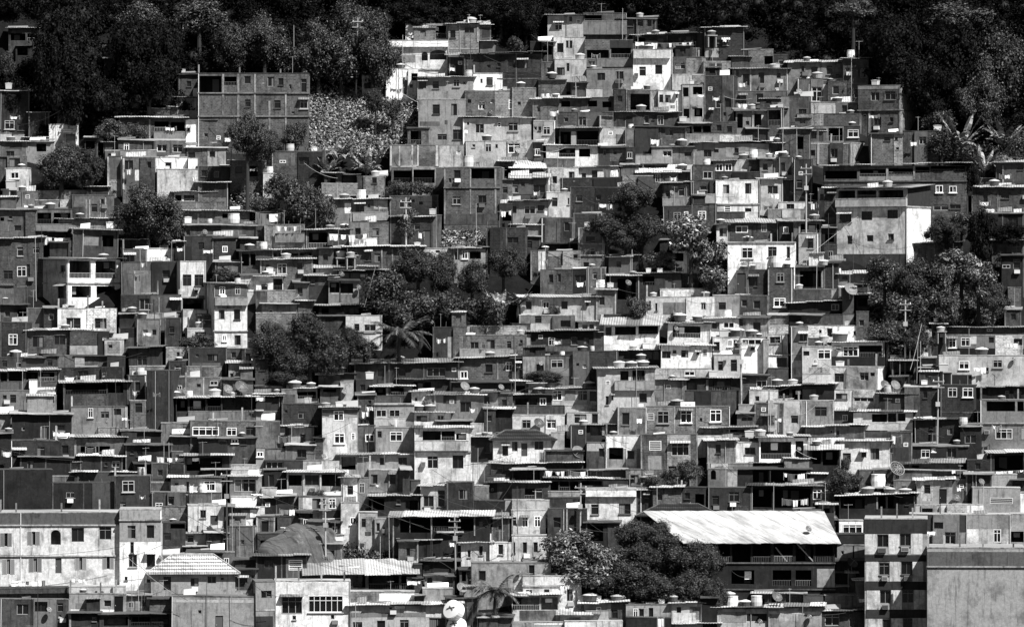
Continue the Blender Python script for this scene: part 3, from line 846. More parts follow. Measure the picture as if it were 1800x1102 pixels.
def crown_me(kind, var):
    key = (kind, var)
    if key in crowns: return crowns[key]
    cfg = {'m': (22000, 60, .032, .9), 'd': (12000, 40, .045, .8), 's': (8000, 50, .042, 1.2), 'l': (5200, 34, .06, 1.3)}[kind]
    C, Nn = crown_pts(cfg[0], cfg[1], var * 13 + ord(kind), spread=.74, lr=(.08, .36), fill=.4 if kind in 'md' else .7)
    core = crown_pts.core
    crowns[key] = leaf_mesh('crown_leaves', C, Nn, cfg[2], cfg[3], LEAF[kind])
    if kind != 'l': crowns[key] = add_cores(crowns[key], [core], .62 if kind in 'md' else .4)
    return crowns[key]
def frond(mb, d, up, ln, wid, droop, leaflets):
    """arched rib with either leaflets (palm) or a torn blade (banana)"""
    n = 12; pts = []
    for i in range(n + 1):
        t = i / n; pts.append(d * ln * t * (1 - .25 * droop * t) + Vector((0, 0, 1)) * ln * (up * t - droop * t * t))
    side = d.cross(Vector((0, 0, 1))).normalized()
    for i in range(n):
        a, b = pts[i], pts[i + 1]; t = (i + .5) / n
        mb.face([a - side * .02, a + side * .02, b + side * .02, b - side * .02])
        if leaflets:
            if t < .12: continue
            for k in range(3):
                c = a.lerp(b, k / 3); L = wid * math.sin(math.pi * min(.97, t * .9 + .1)) ** .6
                for s in (1, -1):
                    e = c + side * s * L * .75 + (b - a).normalized() * L * .55 - Vector((0, 0, L * rnd.uniform(.25, .6)))
                    w = (b - a).normalized() * .05
                    mb.face([c - w, c + w, e])
        else:
            L0 = wid * math.sin(math.pi * min(1, .08 + i / n * .92)); L1 = wid * math.sin(math.pi * min(1, .08 + (i + 1) / n * .92))
            for s in (1, -1):
                g = rnd.uniform(.03, .12)
                mb.face([a, b.lerp(a, g), b.lerp(a, g) + side * s * L1 - Vector((0, 0, L1 * rnd.uniform(.2, .7))), a + side * s * L0 - Vector((0, 0, L0 * rnd.uniform(.2, .5)))])
def tree(kind, cx, cy, rx, ry, by, label=None):
    if cy < 165 and kind in 'md' and by > cy + ry: cy, ry = (cy - ry + by) / 2, (by - cy + ry) / 2 * .92
    Y = hillY(by); m = mpp(Y)
    base = at(cx, by, Y); base.z = ground(0, Y) - 1.2
    c = at(cx, cy, Y) - base; RX, RZ = rx * m, ry * m
    names = {'m': 'broadleaf_tree', 'd': 'shaded_tree', 's': 'bush', 'l': 'glossy_leaf_tree', 'p': 'palm_tree', 'b': 'banana_plant'}
    root = empty(names[kind], base)
    if kind in 'pb':
        mb = MB(); n = 26 if kind == 'p' else 15
        top = c - Vector((0, 0, RZ * .1)) if kind == 'p' else c - Vector((0, 0, RZ * .7))
        for i in range(n):
            an = 2 * math.pi * (i + rnd.random() * .6) / n
            if kind == 'b' and rnd.random() < .3: an = rnd.choice([0.2, 2.9]) + rnd.gauss(0, .3)
            d = Vector((math.cos(an), math.sin(an), 0)); f = MB()
            if kind == 'p': frond(f, d, rnd.uniform(.05, 1.1), RX * rnd.uniform(.95, 1.25), RX * .2, rnd.uniform(.45, .95), True)
            else: frond(f, d, rnd.uniform(.9, 1.9), RX * rnd.uniform(.75, 1.1), RX * .13, rnd.uniform(.4, 1.1), False)
            i0 = len(mb.v); mb.v += [tuple(Vector(p) + top) for p in f.v]; mb.f += [tuple(q + i0 for q in fc) for fc in f.f]; mb.m += f.m
        mb.build('crown', LEAF[kind], root)
        g = MB(); k = 6; prev = Vector((0, 0, -.5))
        for i in range(1, k + 1):
            p = Vector((.25 * math.sin(i * .7), 0, 0)).lerp(top, i / k) if i == k else Vector((top.x * i / k + .15 * math.sin(i * 1.1), top.y * i / k, top.z * i / k))
            g.tube(prev, p, .22 * (1.1 - i * .07), .22 * (1.03 - i * .07), n=8); prev = p
        g.build('trunk', BARK, root)
    else:
        o = link('crown', crown_me(kind, rnd.randint(0, 2 if kind in 'ml' else 1)), root, c)
        ryy = (RX + RZ) / 2 * .9
        o.scale = (RX * 1.12, ryy * 1.1, RZ * 1.18); o.rotation_euler.z = rnd.random() * 6.28
        if abs(RX - RZ) > .3 * RX: o.rotation_euler.z = rnd.choice([0, math.pi]) + rnd.gauss(0, .2)
        g = MB(); tr = max(.07, min(.4, RX * .08)); fork = c - Vector((0, 0, RZ * .45))
        g.tube((0, 0, -.6), fork, tr * 1.3, tr * .8, n=8)
        for i in range(6):
            an = i * 1.05 + rnd.random(); e = c + Vector((math.cos(an) * RX * .55, math.sin(an) * RX * .5, RZ * rnd.uniform(-.1, .45)))
            mid = fork.lerp(e, .5) + Vector((0, 0, -.06 * RZ)); g.tube(fork, mid, tr * .55, tr * .35, n=6); g.tube(mid, e, tr * .35, tr * .12, n=5)
        g.build('trunk', BARK, root)
    dd = {'m': 'dense dark broadleaf tree', 'd': 'nearly black tree', 's': 'loose ragged bush', 'l': 'tree with glossy pale-flecked leaves', 'p': 'palm with drooping fronds', 'b': 'banana plant with torn arching leaves'}[kind]
    big = rx * ry
    fl = None
    reg(root, cx, cy, dd, 'tree' if kind in 'mdlp' else ('bush' if kind == 's' else 'banana plant'), {'m': 'broadleaf trees among the houses', 'd': 'black trees at the forest edge', 's': 'bushes among the houses', 'l': 'glossy-leaved trees', 'p': 'palms', 'b': 'banana plants'}[kind], label, None, big)

def groundcover(x0, y0, x1, y1, dens, label):
    Cs = []
    n = int((x1 - x0) * (y1 - y0) * 1.0 * dens)
    kc = max(20, int((x1 - x0) * (y1 - y0) / 90)); cl = rs.rand(kc, 2)
    for i in range(n):
        if rs.rand() < .75:
            q = cl[rs.randint(kc)]; fx, fy = q[0] + rs.normal() * 5 / (x1 - x0), q[1] + rs.normal() * 3 / (y1 - y0)
            if not (0 <= fx <= 1 and 0 <= fy <= 1): continue
        else: fx, fy = rs.rand(), rs.rand()
        px, py = x0 + fx * (x1 - x0), y0 + fy * (y1 - y0); Y = hillY(py); p = at(px, py, Y)
        Cs.append((p.x, p.y, ground(p.x, Y) - 1.05 + abs(rs.normal()) * .35))
    C = np.array(Cs); Nn = rs.normal(size=C.shape) * .6 + np.array([0, -.4, .8]); Nn /= np.linalg.norm(Nn, axis=1)[:, None]
    o = bpy.data.objects.new('undergrowth', leaf_mesh('undergrowth', C, Nn, .15, 1.2, LEAF['g'] if dens >= .8 else LEAF['s'])); col.objects.link(o)
    o['kind'] = 'stuff'; o['label'] = label; o['category'] = 'undergrowth'
SUN_AZ, SUN_EL, SUN_E, SKY, EXPO = 42, 51, 4.8, .036, .76
SURVEY = '''
@0,0
60,200,270,290 C3 t8 : o75,235,178,285 o192,235,262,285
110,322,215,395 C2 : o120,335,195,390
400,720,550,880 P6 : w470,760,495,800
765,742,832,822 P7 : w778,765,800,820
836,742,886,822 P7 : w850,765,872,815
1280,92,1430,230 C1 : w1290,120,1315,180
700,305,890,362 P5 : w740,325,765,362
730,412,880,470 P4 : o805,420,860,465
200,790,345,940 C2 : d250,830,275,930
0,640,205,930 C2 : w60,760,90,800
345,880,550,912 P8 n D-1 :
0,940,80,990 P7 n :
90,950,170,985 P6 n :
0,1000,190,1102 C4 t12 : w45,1062,100,1100
190,1000,360,1085 P6 : o255,1010,325,1065
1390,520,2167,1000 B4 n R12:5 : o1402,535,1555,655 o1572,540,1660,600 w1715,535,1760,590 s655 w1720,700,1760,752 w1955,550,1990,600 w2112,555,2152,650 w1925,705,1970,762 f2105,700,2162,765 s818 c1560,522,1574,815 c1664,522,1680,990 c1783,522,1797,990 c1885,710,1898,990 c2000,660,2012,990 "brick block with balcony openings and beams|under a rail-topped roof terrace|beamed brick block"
1250,525,1395,680 B3 : w1310,570,1342,610
1240,688,1520,845 P5 R50:2 t10 : w1290,720,1340,778 w1425,720,1465,778 b1245,782,1515,838,6 c1365,690,1378,780 "small house with two doorways on a railed balcony|and a white tank on its roof|railed-balcony house"
1305,845,1520,1008 P9 R45:2 : w1315,898,1335,920 w1430,870,1465,925 s1003
1310,1040,1585,1120 B4 : w1320,1070,1370,1110 w1470,1065,1510,1105
835,832,1300,985 B3 t14 : o1085,855,1185,922 o1200,860,1295,922 b1080,930,1300,978,5 c1045,840,1056,980
830,985,1300,1120 B3 : f1100,1010,1172,1062 f1210,1010,1282,1066 f868,1005,905,1060
740,1060,1100,1150 P6 n : w760,1080,800,1110
@0,1
1050,175,1345,305 P9 n : w1105,210,1157,282 o1210,180,1335,270 "white hilltop house with a flag mural|and arched windows, standing highest at the forest edge|mural hilltop house"
1350,172,1565,400 B5 t10 : w1465,195,1532,235 c1553,190,1563,300
1560,180,1650,300 B4 t8 :
1572,290,1672,388 P5 :
912,290,1350,495 P8 n : b912,290,1350,332,9 r1163,365,1206,428 r1220,352,1337,422 p918,378,1020,400,6 p1018,390,1118,440,5 p918,430,1035,466,5 s488
912,485,1135,668 P9 n : d1030,558,1058,662 w1077,590,1098,615 o1087,512,1135,562
745,532,880,640 P8 n : p760,585,835,625,2
1355,402,1460,560 C2 :
1462,384,2012,640 B2 t6 :
1130,545,1525,705 P6 t10 : w1240,572,1285,625 f1385,560,1430,612 w1145,570,1195,622 s700
1525,520,1730,632 P9 n : w1575,555,1590,585
1140,702,1470,985 P6 n : w1240,735,1290,802 w1370,730,1411,812 p1150,855,1290,884,4 p1325,845,1345,875,4 "patched grey plaster house|with two unframed windows beside the weedy slope"
1465,640,1962,825 B5 n : w1485,700,1510,725 f1560,715,1610,770 l1645,695,1670,725 f1773,700,1832,765 S1645,790,18
1450,832,1932,995 P7 t7 : w1540,870,1600,935 l1695,860,1720,895 f1770,860,1840,920 p1450,840,1462,1102,9
1475,995,1945,1135 P7 n : w1520,1015,1540,1035 f1610,1012,1655,1070 f1770,1010,1855,1078 p1460,1000,1476,1102,9
1065,905,1212,1022 B4 : o1085,920,1160,1018
940,1022,1460,1165 C5 n : c940,1025,953,1165 c1000,1025,1012,1165 c1090,1020,1102,1165 c1130,1020,1142,1165 c1260,1020,1280,1165 c1370,1020,1376,1165
110,1065,490,1215 B3 n : f165,1125,210,1145 w435,1100,460,1115
K 240,1060,70
K 410,1060,60
K 1520,155,65
K 1495,518,60
O 268,180,495
O 700,125,600
O 893,350,540
O 1510,240,490
@0,2
250,112,500,265 P7 t14 : f300,160,355,216 w400,105,425,156
500,95,805,248 C4 n : o512,108,630,150 w735,145,772,190 b500,150,805,245,5 "tall hillside house stacked in three terraces|against the black forest|three-terrace hillside house"
290,265,512,422 P7 n : w315,305,360,370 w377,285,397,340 w403,285,423,340 s418
300,420,522,585 P7 n : w315,475,370,530 w383,445,403,502 p445,468,460,520,6
510,285,848,492 C5 n : o525,352,680,415 o695,337,835,406 b510,415,848,472,5 p620,285,860,348,2
525,490,852,625 P5 n : w600,515,655,567 w735,505,785,560 a725,565,770,590
730,135,1010,245 C2 : w808,135,850,185 w880,135,920,185 w950,135,980,185
850,352,1125,602 P9 n : b853,352,1110,412,8 w893,470,940,535 w1005,458,1055,522 a860,515,887,540 "bright white cube house|with washing strung along its roof parapet"
1110,340,1335,408 B4 n :
1120,405,1340,532 B5 n :
1125,528,1345,605 P7 n : w1130,480,1150,530
1345,437,1535,565 B5 n : c1425,440,1436,530
1350,535,1560,862 B2 n : w1430,700,1470,760 w1495,690,1540,756
1350,197,1630,402 B2 t8 : w1480,280,1520,320 w1435,280,1460,305 p1358,340,1450,405,6
1545,488,1935,645 C5 t14 : w1620,520,1665,600 w1730,510,1770,585 w1857,510,1887,552 c1560,495,1572,630 c1670,490,1680,640
1545,645,1935,785 C4 n : w1600,670,1645,732 w1715,660,1765,725
1935,440,2325,620 C5 t22 : w2032,465,2052,502 w2100,470,2145,522 w2207,460,2252,525 c2318,430,2325,610 "long rendered tenement row|whose sloping roof climbs into the forest"
1570,780,1920,905 P5 : o1580,800,1620,900 o1700,800,1750,900 w1640,850,1665,880
800,632,1030,795 B5 n : o830,660,965,772 c970,640,1025,785
1025,640,1200,797 P8 n R12 : w1033,665,1060,720 w1073,668,1113,722 w1150,660,1163,690
1195,598,1350,835 P6 n : o1200,615,1240,680 o1270,610,1340,665 o1205,765,1245,830 o1280,760,1345,820 c1338,440,1350,835
145,697,332,852 B4 t16 : w175,750,200,790
150,852,302,1002 P7 n : f218,890,270,947 w155,890,175,915 w185,890,205,918
185,565,382,655 B4 :
520,625,635,690 P7 n :
310,790,712,908 B3 n : w365,825,395,856 w468,820,520,882 p600,820,690,890,5
700,790,1170,902 C3 t10 : f1020,810,1065,876 w930,810,960,865 w985,810,1000,840
330,905,615,1025 C3 t12 : o340,925,415,1020 o455,920,605,1020 p415,925,450,1020,6
612,898,802,1025 C7 n : d805,930,850,1020
860,890,1220,1035 B3 : w1075,895,1130,950 p935,905,995,965,5
1170,868,1400,945 C3 : o1175,890,1260,938 o1275,888,1330,930 o1340,885,1395,930
1225,948,1650,1002 C6 n :
1270,1002,1800,1115 P5 t6 : w1345,1050,1400,1100 w1415,1045,1450,1070 w1560,1035,1590,1070 p1500,1030,1560,1100,6
0,548,215,618 P6 n : w40,568,92,592
0,620,165,815 B5 n D-1 : w40,715,62,738
240,1028,600,1135 P8 t10 : o330,1042,445,1102 o470,1045,550,1102
600,1040,800,1140 C3 : w640,1050,660,1090
980,1035,1280,1130 C5 : f1060,1060,1120,1100 w1210,1070,1260,1100
865,1090,980,1160 P6 n :
Y 865,296,1290,345
Y 1580,725,1660,778
K 1205,870,72
K 835,872,48
K 215,672,32
K 250,672,32
K 285,670,32
K 322,668,32
K 1010,258,50
K 1400,250,60
O 1252,540,850
O 775,60,130
O 445,570,650
@0,3
205,555,420,695 C4 n : f305,608,378,712 p283,590,420,712,7
420,577,552,705 B3 n :
525,412,702,720 C3 t8 : w585,482,630,545 w645,482,692,545 w540,475,556,500
80,682,290,905 C3 n : w215,765,270,822
300,722,560,816 P6 n : w520,740,555,790 p305,740,520,812,7
205,805,640,892 B3 n :
100,905,300,1102 B3 : o200,960,250,1050
300,890,640,1005 C3 n : o310,905,410,990 o425,900,525,990 f560,912,640,965
245,1000,580,1150 B5 n R130:6 : w290,1050,330,1092 w440,1040,490,1102 c345,1005,358,1150 c570,1005,582,1150 p250,998,582,1008,8
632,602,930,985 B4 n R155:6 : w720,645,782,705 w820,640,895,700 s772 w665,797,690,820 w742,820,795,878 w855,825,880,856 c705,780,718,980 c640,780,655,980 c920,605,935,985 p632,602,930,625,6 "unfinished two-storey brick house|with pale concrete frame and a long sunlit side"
720,942,945,1130 B4 : w815,965,857,990 w890,965,910,985
945,925,1200,1130 B3 n : f1060,960,1112,1016 l1150,950,1182,980
0,762,100,1010 B3 n : o5,775,90,880 c92,770,104,1060
0,1005,100,1102 C3 t8 : w20,1030,60,1070
K 345,565,80
K 440,570,40
K 110,1095,70
K 40,460,60
K 1190,910,80
O 1135,760,920
O 1232,770,880
O 1312,750,840
O 98,760,1060
@1,0
50,0,190,84 B4 n : w65,10,140,70
40,85,202,225 P8 n : f78,108,136,155
0,0,40,80 C3 :
755,0,862,240 C5 n : p775,20,850,160,4
862,5,1087,240 C5 n : w873,25,935,92 w1035,35,1062,80 p948,92,1087,168,8 c862,10,875,230 w805,195,830,240
1085,5,1312,95 P9 n : w1160,38,1205,86
1320,10,1387,92 P9 n :
1100,90,1388,245 C7 n "streaked concrete retaining block|under the two small white rooftop rooms"
1225,248,1505,322 P8 t10 : o1230,268,1275,310 o1290,268,1365,310
1240,318,1572,385 B4 n :
1390,182,1600,315 B4 t10 : w1455,225,1480,245
1280,378,1750,482 B4 t6 : o1560,395,1612,425 c1385,395,1398,475
1300,480,1700,575 B3 : w1305,505,1335,552 
120,245,262,392 C5 n :
262,240,800,275 B5 n :
250,308,500,372 B5 n :
250,370,505,525 C4 n : o262,392,360,468 o378,392,495,468 b250,475,505,520,5 "brick terrace with two wide dark openings|left of the ball-shaped mango crown|two-bay brick terrace"
0,288,120,372 P5 t8 : w5,335,35,366 w65,335,97,366
505,272,800,432 C4 n : w640,330,682,387 c600,300,606,430 c625,300,632,430 c700,300,708,430 c735,285,745,430 w705,295,728,328
410,435,830,512 B5 t7 :
510,512,830,680 C3 t7 : o715,545,795,625 p580,560,690,620,5
0,372,250,540 C4 : w100,480,150,520 o0,425,30,450
0,575,305,905 B3 t9 : w125,635,167,697 f122,770,187,842 w190,755,212,842
480,590,720,690 B4 n : w495,630,520,660
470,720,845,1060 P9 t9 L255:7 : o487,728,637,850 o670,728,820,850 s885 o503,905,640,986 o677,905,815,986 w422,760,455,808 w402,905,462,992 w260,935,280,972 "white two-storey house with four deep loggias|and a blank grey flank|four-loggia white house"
405,1065,815,1275 P9 n : w465,1127,567,1207 w665,1130,748,1202 s1270 
860,652,1030,812 C4 n :
1030,645,1222,742 P9 n : w1155,690,1175,720
850,742,1262,972 C4 n : p945,800,1112,968,5 c940,800,952,965 c1100,800,1112,965 w1215,820,1232,850
850,970,1272,1130 C4 n : w980,992,1050,1072 w1200,1002,1268,1085 c1112,985,1124,1130 c945,975,955,1130
1265,735,1445,1120 P8 n : w1283,825,1343,905 w1365,825,1428,905 w1367,932,1388,955 s985 o1282,1000,1432,1072 p1268,990,1445,1000,3 "slim white tower house|with a paired window over an open ground room"
1285,1075,1452,1145 P8 n :
1500,895,1735,1352 P8 t10 : f1540,910,1580,966 f1650,910,1687,966 p1500,900,1735,980,4 b1505,985,1735,1042,6 w1535,1070,1577,1142 w1642,1070,1686,1142 s1220 f1560,1250,1590,1292 w1645,1250,1690,1322 "narrow three-storey house|with dark top floor above a stained white balcony"
1290,560,1500,762 C2 n :
1690,662,1920,862 B3 t12 : o1700,680,1750,765 o1760,680,1795,760
1510,740,1690,865 C3 :
1690,835,1900,985 P7 : p1755,850,1840,940,9
350,600,480,690 C2 :
K 80,225,90
K 150,225,60
K 1320,470,70
K 1640,468,100
K 1755,655,70
K 450,430,60
K 560,430,60
K 40,1055,70
Y 310,560,550,620
S 1440,520,20
O 290,490,590
@1,1
120,-5,500,115 B4 n : f165,12,210,22 w430,5,460,25
50,118,126,232 P8 n : d90,155,120,230
480,115,600,200 C3 t6 : o500,125,560,190
460,190,712,275 B5 n :
755,140,897,252 B5 n : w815,145,848,186
710,140,760,260 B2 n :
450,310,930,465 C5 t8 : w460,360,492,415 p625,330,670,402,9 w700,335,762,396 w785,335,806,366 b680,400,930,458,6
660,462,930,635 B4 n : w818,500,862,552
350,515,660,645 C3 t10 : o370,530,500,640
655,572,850,636 P8 n :
950,75,1318,182 C4 n : o965,95,1092,182 o1105,88,1255,182 c1093,85,1105,182 c1255,85,1264,150
940,280,1282,405 B3 n :
1320,75,1712,475 B4 n : w1390,92,1436,146 o1505,80,1672,152 w1380,277,1436,332 w1560,270,1616,322 s215 c1320,85,1330,470 c1500,85,1510,400 c1675,85,1687,400 p1325,400,1710,475,3 "dark brick house with a bunting-hung loggia|over a blind lower storey|bunting-hung brick house"
940,425,1232,640 B2 t8 : w1110,470,1152,512 d1175,515,1225,635
1230,410,1300,595 C4 n :
0,390,190,482 P5 : w100,410,150,470
60,480,342,640 B5 n : b135,540,342,602,5
0,600,60,660 B4 n :
0,658,440,745 C3 t10 : o35,680,145,722 o160,680,295,716 o310,676,392,716
30,724,400,875 B4 t10 : f150,750,216,822
0,840,190,945 P8 t8 : w35,890,82,936 o120,852,185,932
0,940,275,1025 B5 n :
40,1030,290,1102 C4 : w90,1070,120,1100
640,642,1172,800 B3 t8 : w835,682,876,742 c955,655,965,790 c1068,650,1078,770 c880,650,892,790
420,775,835,835 P6 t36 : f600,785,660,805 f680,785,732,805
360,835,560,1010 C2 t8 : w450,845,480,865
510,868,722,1030 P6 : o515,880,585,952 o592,886,682,956 p515,962,722,1022,5 p583,870,594,1020,3
570,800,930,872 C1 t6 : o590,812,655,868 o662,812,780,868 o795,812,910,868
1170,645,1402,755 P8 n : w1260,655,1290,672
1390,645,1612,785 P6 t8 : w1392,662,1430,727 f1445,660,1487,716 o1500,665,1580,716
1615,500,1900,765 B2 n : f1650,655,1700,706
440,1045,915,1125 C1 t10 : o460,1060,600,1120 o620,1060,880,1120
630,1115,885,1292 P8 n : w690,1170,725,1226 w760,1175,840,1232 s1222
440,1120,640,1200 B3 :
K 510,302,72
K 620,302,72
K 740,298,80
K 835,136,60
K 520,490,60
K 1135,628,62
K 210,712,70
K 100,832,70
K 600,705,70
K 665,700,60
K 1485,50,90
K 50,648,70
Y 0,392,190,472
Y 140,482,312,535
Y 512,538,790,592
O 1055,285,620
O 1550,325,620
S 600,845,22
S 720,915,18
O 995,180,280
@1,2
0,78,220,155 C3 t52 : w30,90,70,140
222,15,440,75 C4 n :
250,78,462,245 P8 n : w283,135,316,186 c245,80,256,240
460,75,750,160 P8 t12 : d490,115,520,160 w560,95,600,150
345,155,772,235 B2 n :
775,135,990,208 B5 n :
0,150,250,312 P4 t40 : w0,200,42,252 w150,195,232,252 b0,265,240,308,3 "awning-shaded plaster house|with a dark lean-to over its two windows"
0,310,262,480 P5 t6 : w0,345,32,396 f85,345,166,402 w180,340,230,380
240,250,405,405 P7 n : w388,285,404,332
405,215,822,395 B2 n : w450,270,492,312 w590,265,625,300
205,430,432,605 B2 n : p285,490,322,526,6 p280,540,305,572,9
0,480,205,558 C5 t8 : o20,495,60,520
0,558,200,665 B2 : w105,590,140,640
430,400,640,610 C3 n : o405,440,428,580
210,605,400,672 B2 n : o230,612,395,668
400,600,466,725 C3 n : o410,610,460,660
130,662,482,800 B4 n : p185,655,237,800,8 p255,665,400,700,6
465,500,652,785 C5 n : w545,640,583,702 s610 s690 "three-storey grey tower house|half hidden by the two-tiered mango"
530,780,662,935 C4 n : w568,810,598,857
200,795,422,955 B3 n : w260,825,292,882 w320,820,345,880
420,790,530,940 C1 n :
1060,185,1262,352 C3 t10 : w1080,240,1112,286 w1170,220,1212,276 b1060,285,1255,347,6
1255,170,1476,335 C3 n : p1300,240,1356,266,9 b1260,265,1476,328,6 w1320,205,1370,235
1060,350,1262,485 B2 n : f1135,390,1187,447
1260,335,1436,472 B3 n : f1305,380,1362,440
890,110,1165,190 B3 t50 : f1005,122,1042,180 w1060,120,1075,170
1080,105,1290,192 C2 : w1115,115,1150,150
1270,60,1422,190 B3 n : f1340,100,1406,152
1415,30,1562,110 P5 t8 : f1430,50,1480,100 f1495,50,1545,100
1560,22,1662,110 C7 n : 
1420,105,1732,170 B2 n :
1662,20,1742,110 C3 : w1680,45,1720,90
1430,165,1737,395 P9 n : w1480,195,1526,260 w1635,185,1680,260 l1490,345,1536,386 w1635,360,1680,386 s330 p1440,335,1737,390,8 "peeling white house with a wavy edge|beside the grey-parapet brick pair|peeling white house"
1435,390,1620,455 C3 n :
1740,155,1902,335 P7 t8 :
1740,15,1830,150 C5 : w1760,45,1797,96
1435,480,1512,628 P8 t12 : w1455,500,1512,560
1510,465,1872,595 B3 t28 : f1570,485,1656,532 f1750,465,1786,527 "white-windowed brick attic storey|under a bright flat sheet roof"
1515,600,1985,985 P9 n : f1613,635,1692,712 w1797,630,1858,702 w1927,630,1952,712 s598 "big white house under the sheet-roofed attic|with dark lean-tos against its foot|sheet-roofed white house"
1575,800,1660,990 C4 n D-1 : d1580,815,1640,960
1650,795,1800,990 B2 n D-1 : 
685,838,892,1010 C2 t8 : o740,855,870,1000
890,820,1190,975 C2 t6 : o920,840,1000,900
60,985,592,1152 P7 t16 : w95,1010,137,1072 f215,1015,262,1062 w345,1010,390,1066 o60,1070,440,1120
590,932,730,1110 C5 : w610,980,650,1040
1040,930,1416,988 C8 n :
940,985,1420,1165 P7 n : f1325,1020,1360,1072 p1060,1020,1265,1105,5 w960,1010,975,1060 w1005,1025,1020,1080
1410,972,1592,1130 P6 n : w1450,1020,1502,1072
1590,975,1800,1130 C3 n : w1610,1000,1650,1050
K 620,958,74
K 690,958,64
K 120,812,50
K 1680,790,72
K 990,985,50
K 850,820,50
K 960,822,50
K 1040,808,56
Y 640,86,755,146
Y 610,325,705,370
Y 1110,140,1155,180
S 1070,905,22
O 230,620,740
O 920,40,90
@1,3
395,62,1392,425 B3 t10 : o402,98,625,155 o645,88,828,137 o845,82,1015,122 o1035,72,1130,112 o1142,64,1380,102 f1175,200,1226,252 f1270,205,1322,252 w1160,335,1266,376 w1275,335,1350,366 p640,135,1020,180,5 s170 c828,75,843,180 c1018,65,1030,160 "long terrace building with a pillared open top floor|behind the blank pale apartment house|pillared terrace building"
480,350,980,800 P8 n R165:9 : w500,395,586,456 w655,380,732,442 w838,370,912,432 w555,550,592,610 w693,548,739,592 w842,538,884,582 p480,680,980,800,3 s350 "blank pale apartment house|with five small windows and a glaring white flank"
480,222,980,352 P6 t30 R165:2 A F : o490,232,612,288 o625,232,760,288 o775,232,950,288 b482,292,978,347,7
400,215,486,430 P7 t40 : f425,255,475,306
350,225,402,420 P7 n : w365,260,390,300
1600,42,1797,255 C3 t30 : w1605,85,1650,166 w1752,60,1790,92 c1645,60,1655,200
1430,215,1797,425 B3 t16 : w1510,245,1542,316 w1635,230,1692,292 w1780,222,1797,262
1500,400,1797,585 C1 :
1572,590,1797,705 C3 t10 :
1640,692,1797,920 C1 : f1640,755,1700,782 
985,605,1352,760 B3 t12 : w1055,640,1086,682 d1105,650,1142,722
0,30,72,152 C5 : w10,60,40,120
75,165,230,262 C3 t8 : w150,175,220,250
0,155,75,330 P7 n : 
72,320,266,385 P8 n : w130,330,185,366
0,372,266,445 C5 n :
170,385,265,442 C2 :
180,455,372,660 C4 t12 : o230,470,360,540
215,540,372,725 P6 n : 
75,5,182,165 C3 n : w90,40,120,100
180,20,310,330 C2 n : w200,160,240,220
0,780,182,1065 B3 n : f60,815,113,877 f40,990,122,1052 c0,790,8,1060 c160,790,172,1060 "two-storey dark brick house|with one white window on each floor"
180,775,392,935 C2 : o225,800,370,915 c375,800,388,920
170,932,492,1025 C3 n : p445,930,490,1000,6
392,745,500,930 B2 :
500,822,745,890 P5 t20 : w520,835,560,860
140,1025,522,1112 C1 t6 : f445,1035,500,1080
K 55,775,90
K 390,798,66
K 500,790,24
S 575,935,62
S 185,740,16
Y 1490,360,1797,402
Y 300,320,340,360
O 268,50,460
O 950,930,1130
O 480,180,330
O 425,395,700
O 68,440,580
O 600,600,705
@2,0
0,62,185,300 B2 n : f60,140,122,216
190,118,640,295 B3 t10 : w228,155,305,232 w380,150,456,216 "dark brick bungalow|with two windows under a glaring thin roof edge"
490,122,765,290 B3 n : p490,220,760,282,7
640,130,790,172 P8 : 
840,0,945,100 C2 :
950,-5,1130,38 P6 n :
960,38,1127,210 C5 n : w1003,110,1036,152 w1068,108,1096,146
835,100,1042,215 C3 n :
1165,238,1312,342 B6 n :
905,242,1130,368 C2 t8 : w965,295,1032,362
910,368,1165,435 B5 n :
1185,335,1307,455 B2 n :
1030,400,1202,815 C2 n "tall windowless rendered block|blackened with damp"
905,435,1027,612 B2 n : w950,480,987,542
912,610,1027,810 B4 n : w950,625,1000,692 p912,795,1030,805,8
1310,370,1556,452 B5 n :
1300,450,1558,580 C5 n : f1475,470,1530,500
1320,240,1592,385 C2 n :
1605,345,1752,460 P6 t22 : w1615,415,1640,445
1315,102,1495,228 P7 n : w1370,50,1480,100
0,402,400,542 C4 t14 : o0,412,50,476 o62,405,165,471 o182,405,265,462 o277,410,382,466 b0,476,400,535,4 "weathered house with four loggia bays|above a part-whitened wall|weathered four-bay house"
0,540,396,702 P5 n : w70,565,112,622 w182,560,226,622 w342,560,378,622 p228,552,338,690,7
205,465,262,548 P9 n D-2 :
0,705,76,840 C6 t8 : p10,770,72,825,7
410,380,870,485 B2 n : w550,400,620,440
445,485,902,660 C2 t10 : o462,492,745,562 o757,490,866,556
500,655,896,815 P5 n : w800,665,852,712 f620,660,656,727 c880,655,893,800
690,800,832,868 B5 n :
80,700,500,905 C1 : 
75,890,412,1120 C2 n : w262,930,313,996
400,880,522,1040 B2 n : w435,920,482,982
520,870,872,1010 C4 t10 : o565,928,690,992 o697,925,772,992 c515,880,535,1020
1235,590,1965,755 C2 t10 : o1240,600,1318,682 o1330,600,1440,682 o1455,592,1550,682 o1562,592,1797,672 b1320,682,1965,745,5 "wide terraced house with a white drainpipe|and tanks crowding its roof|white-pipe terraced house"
1335,752,1965,925 B4 n : f1350,790,1536,852 f1590,795,1660,852 w1725,790,1786,847
1130,765,1332,865 C5 n : w1280,790,1326,862
1200,860,1400,965 C2 :
1400,872,1797,990 C3 : f1625,877,1672,907 w1535,880,1590,915 w1690,880,1730,915
1290,998,1620,1115 C1 t10 : o1310,1010,1560,1100
1620,1062,1797,1130 P7 n :
850,822,1130,925 C1 :
735,182,872,295 P7 n : w762,215,790,240
140,1000,500,1110 C1 :
560,1000,860,1110 C1 t6 :
880,920,1200,1050 C1 : w960,960,1000,1000 
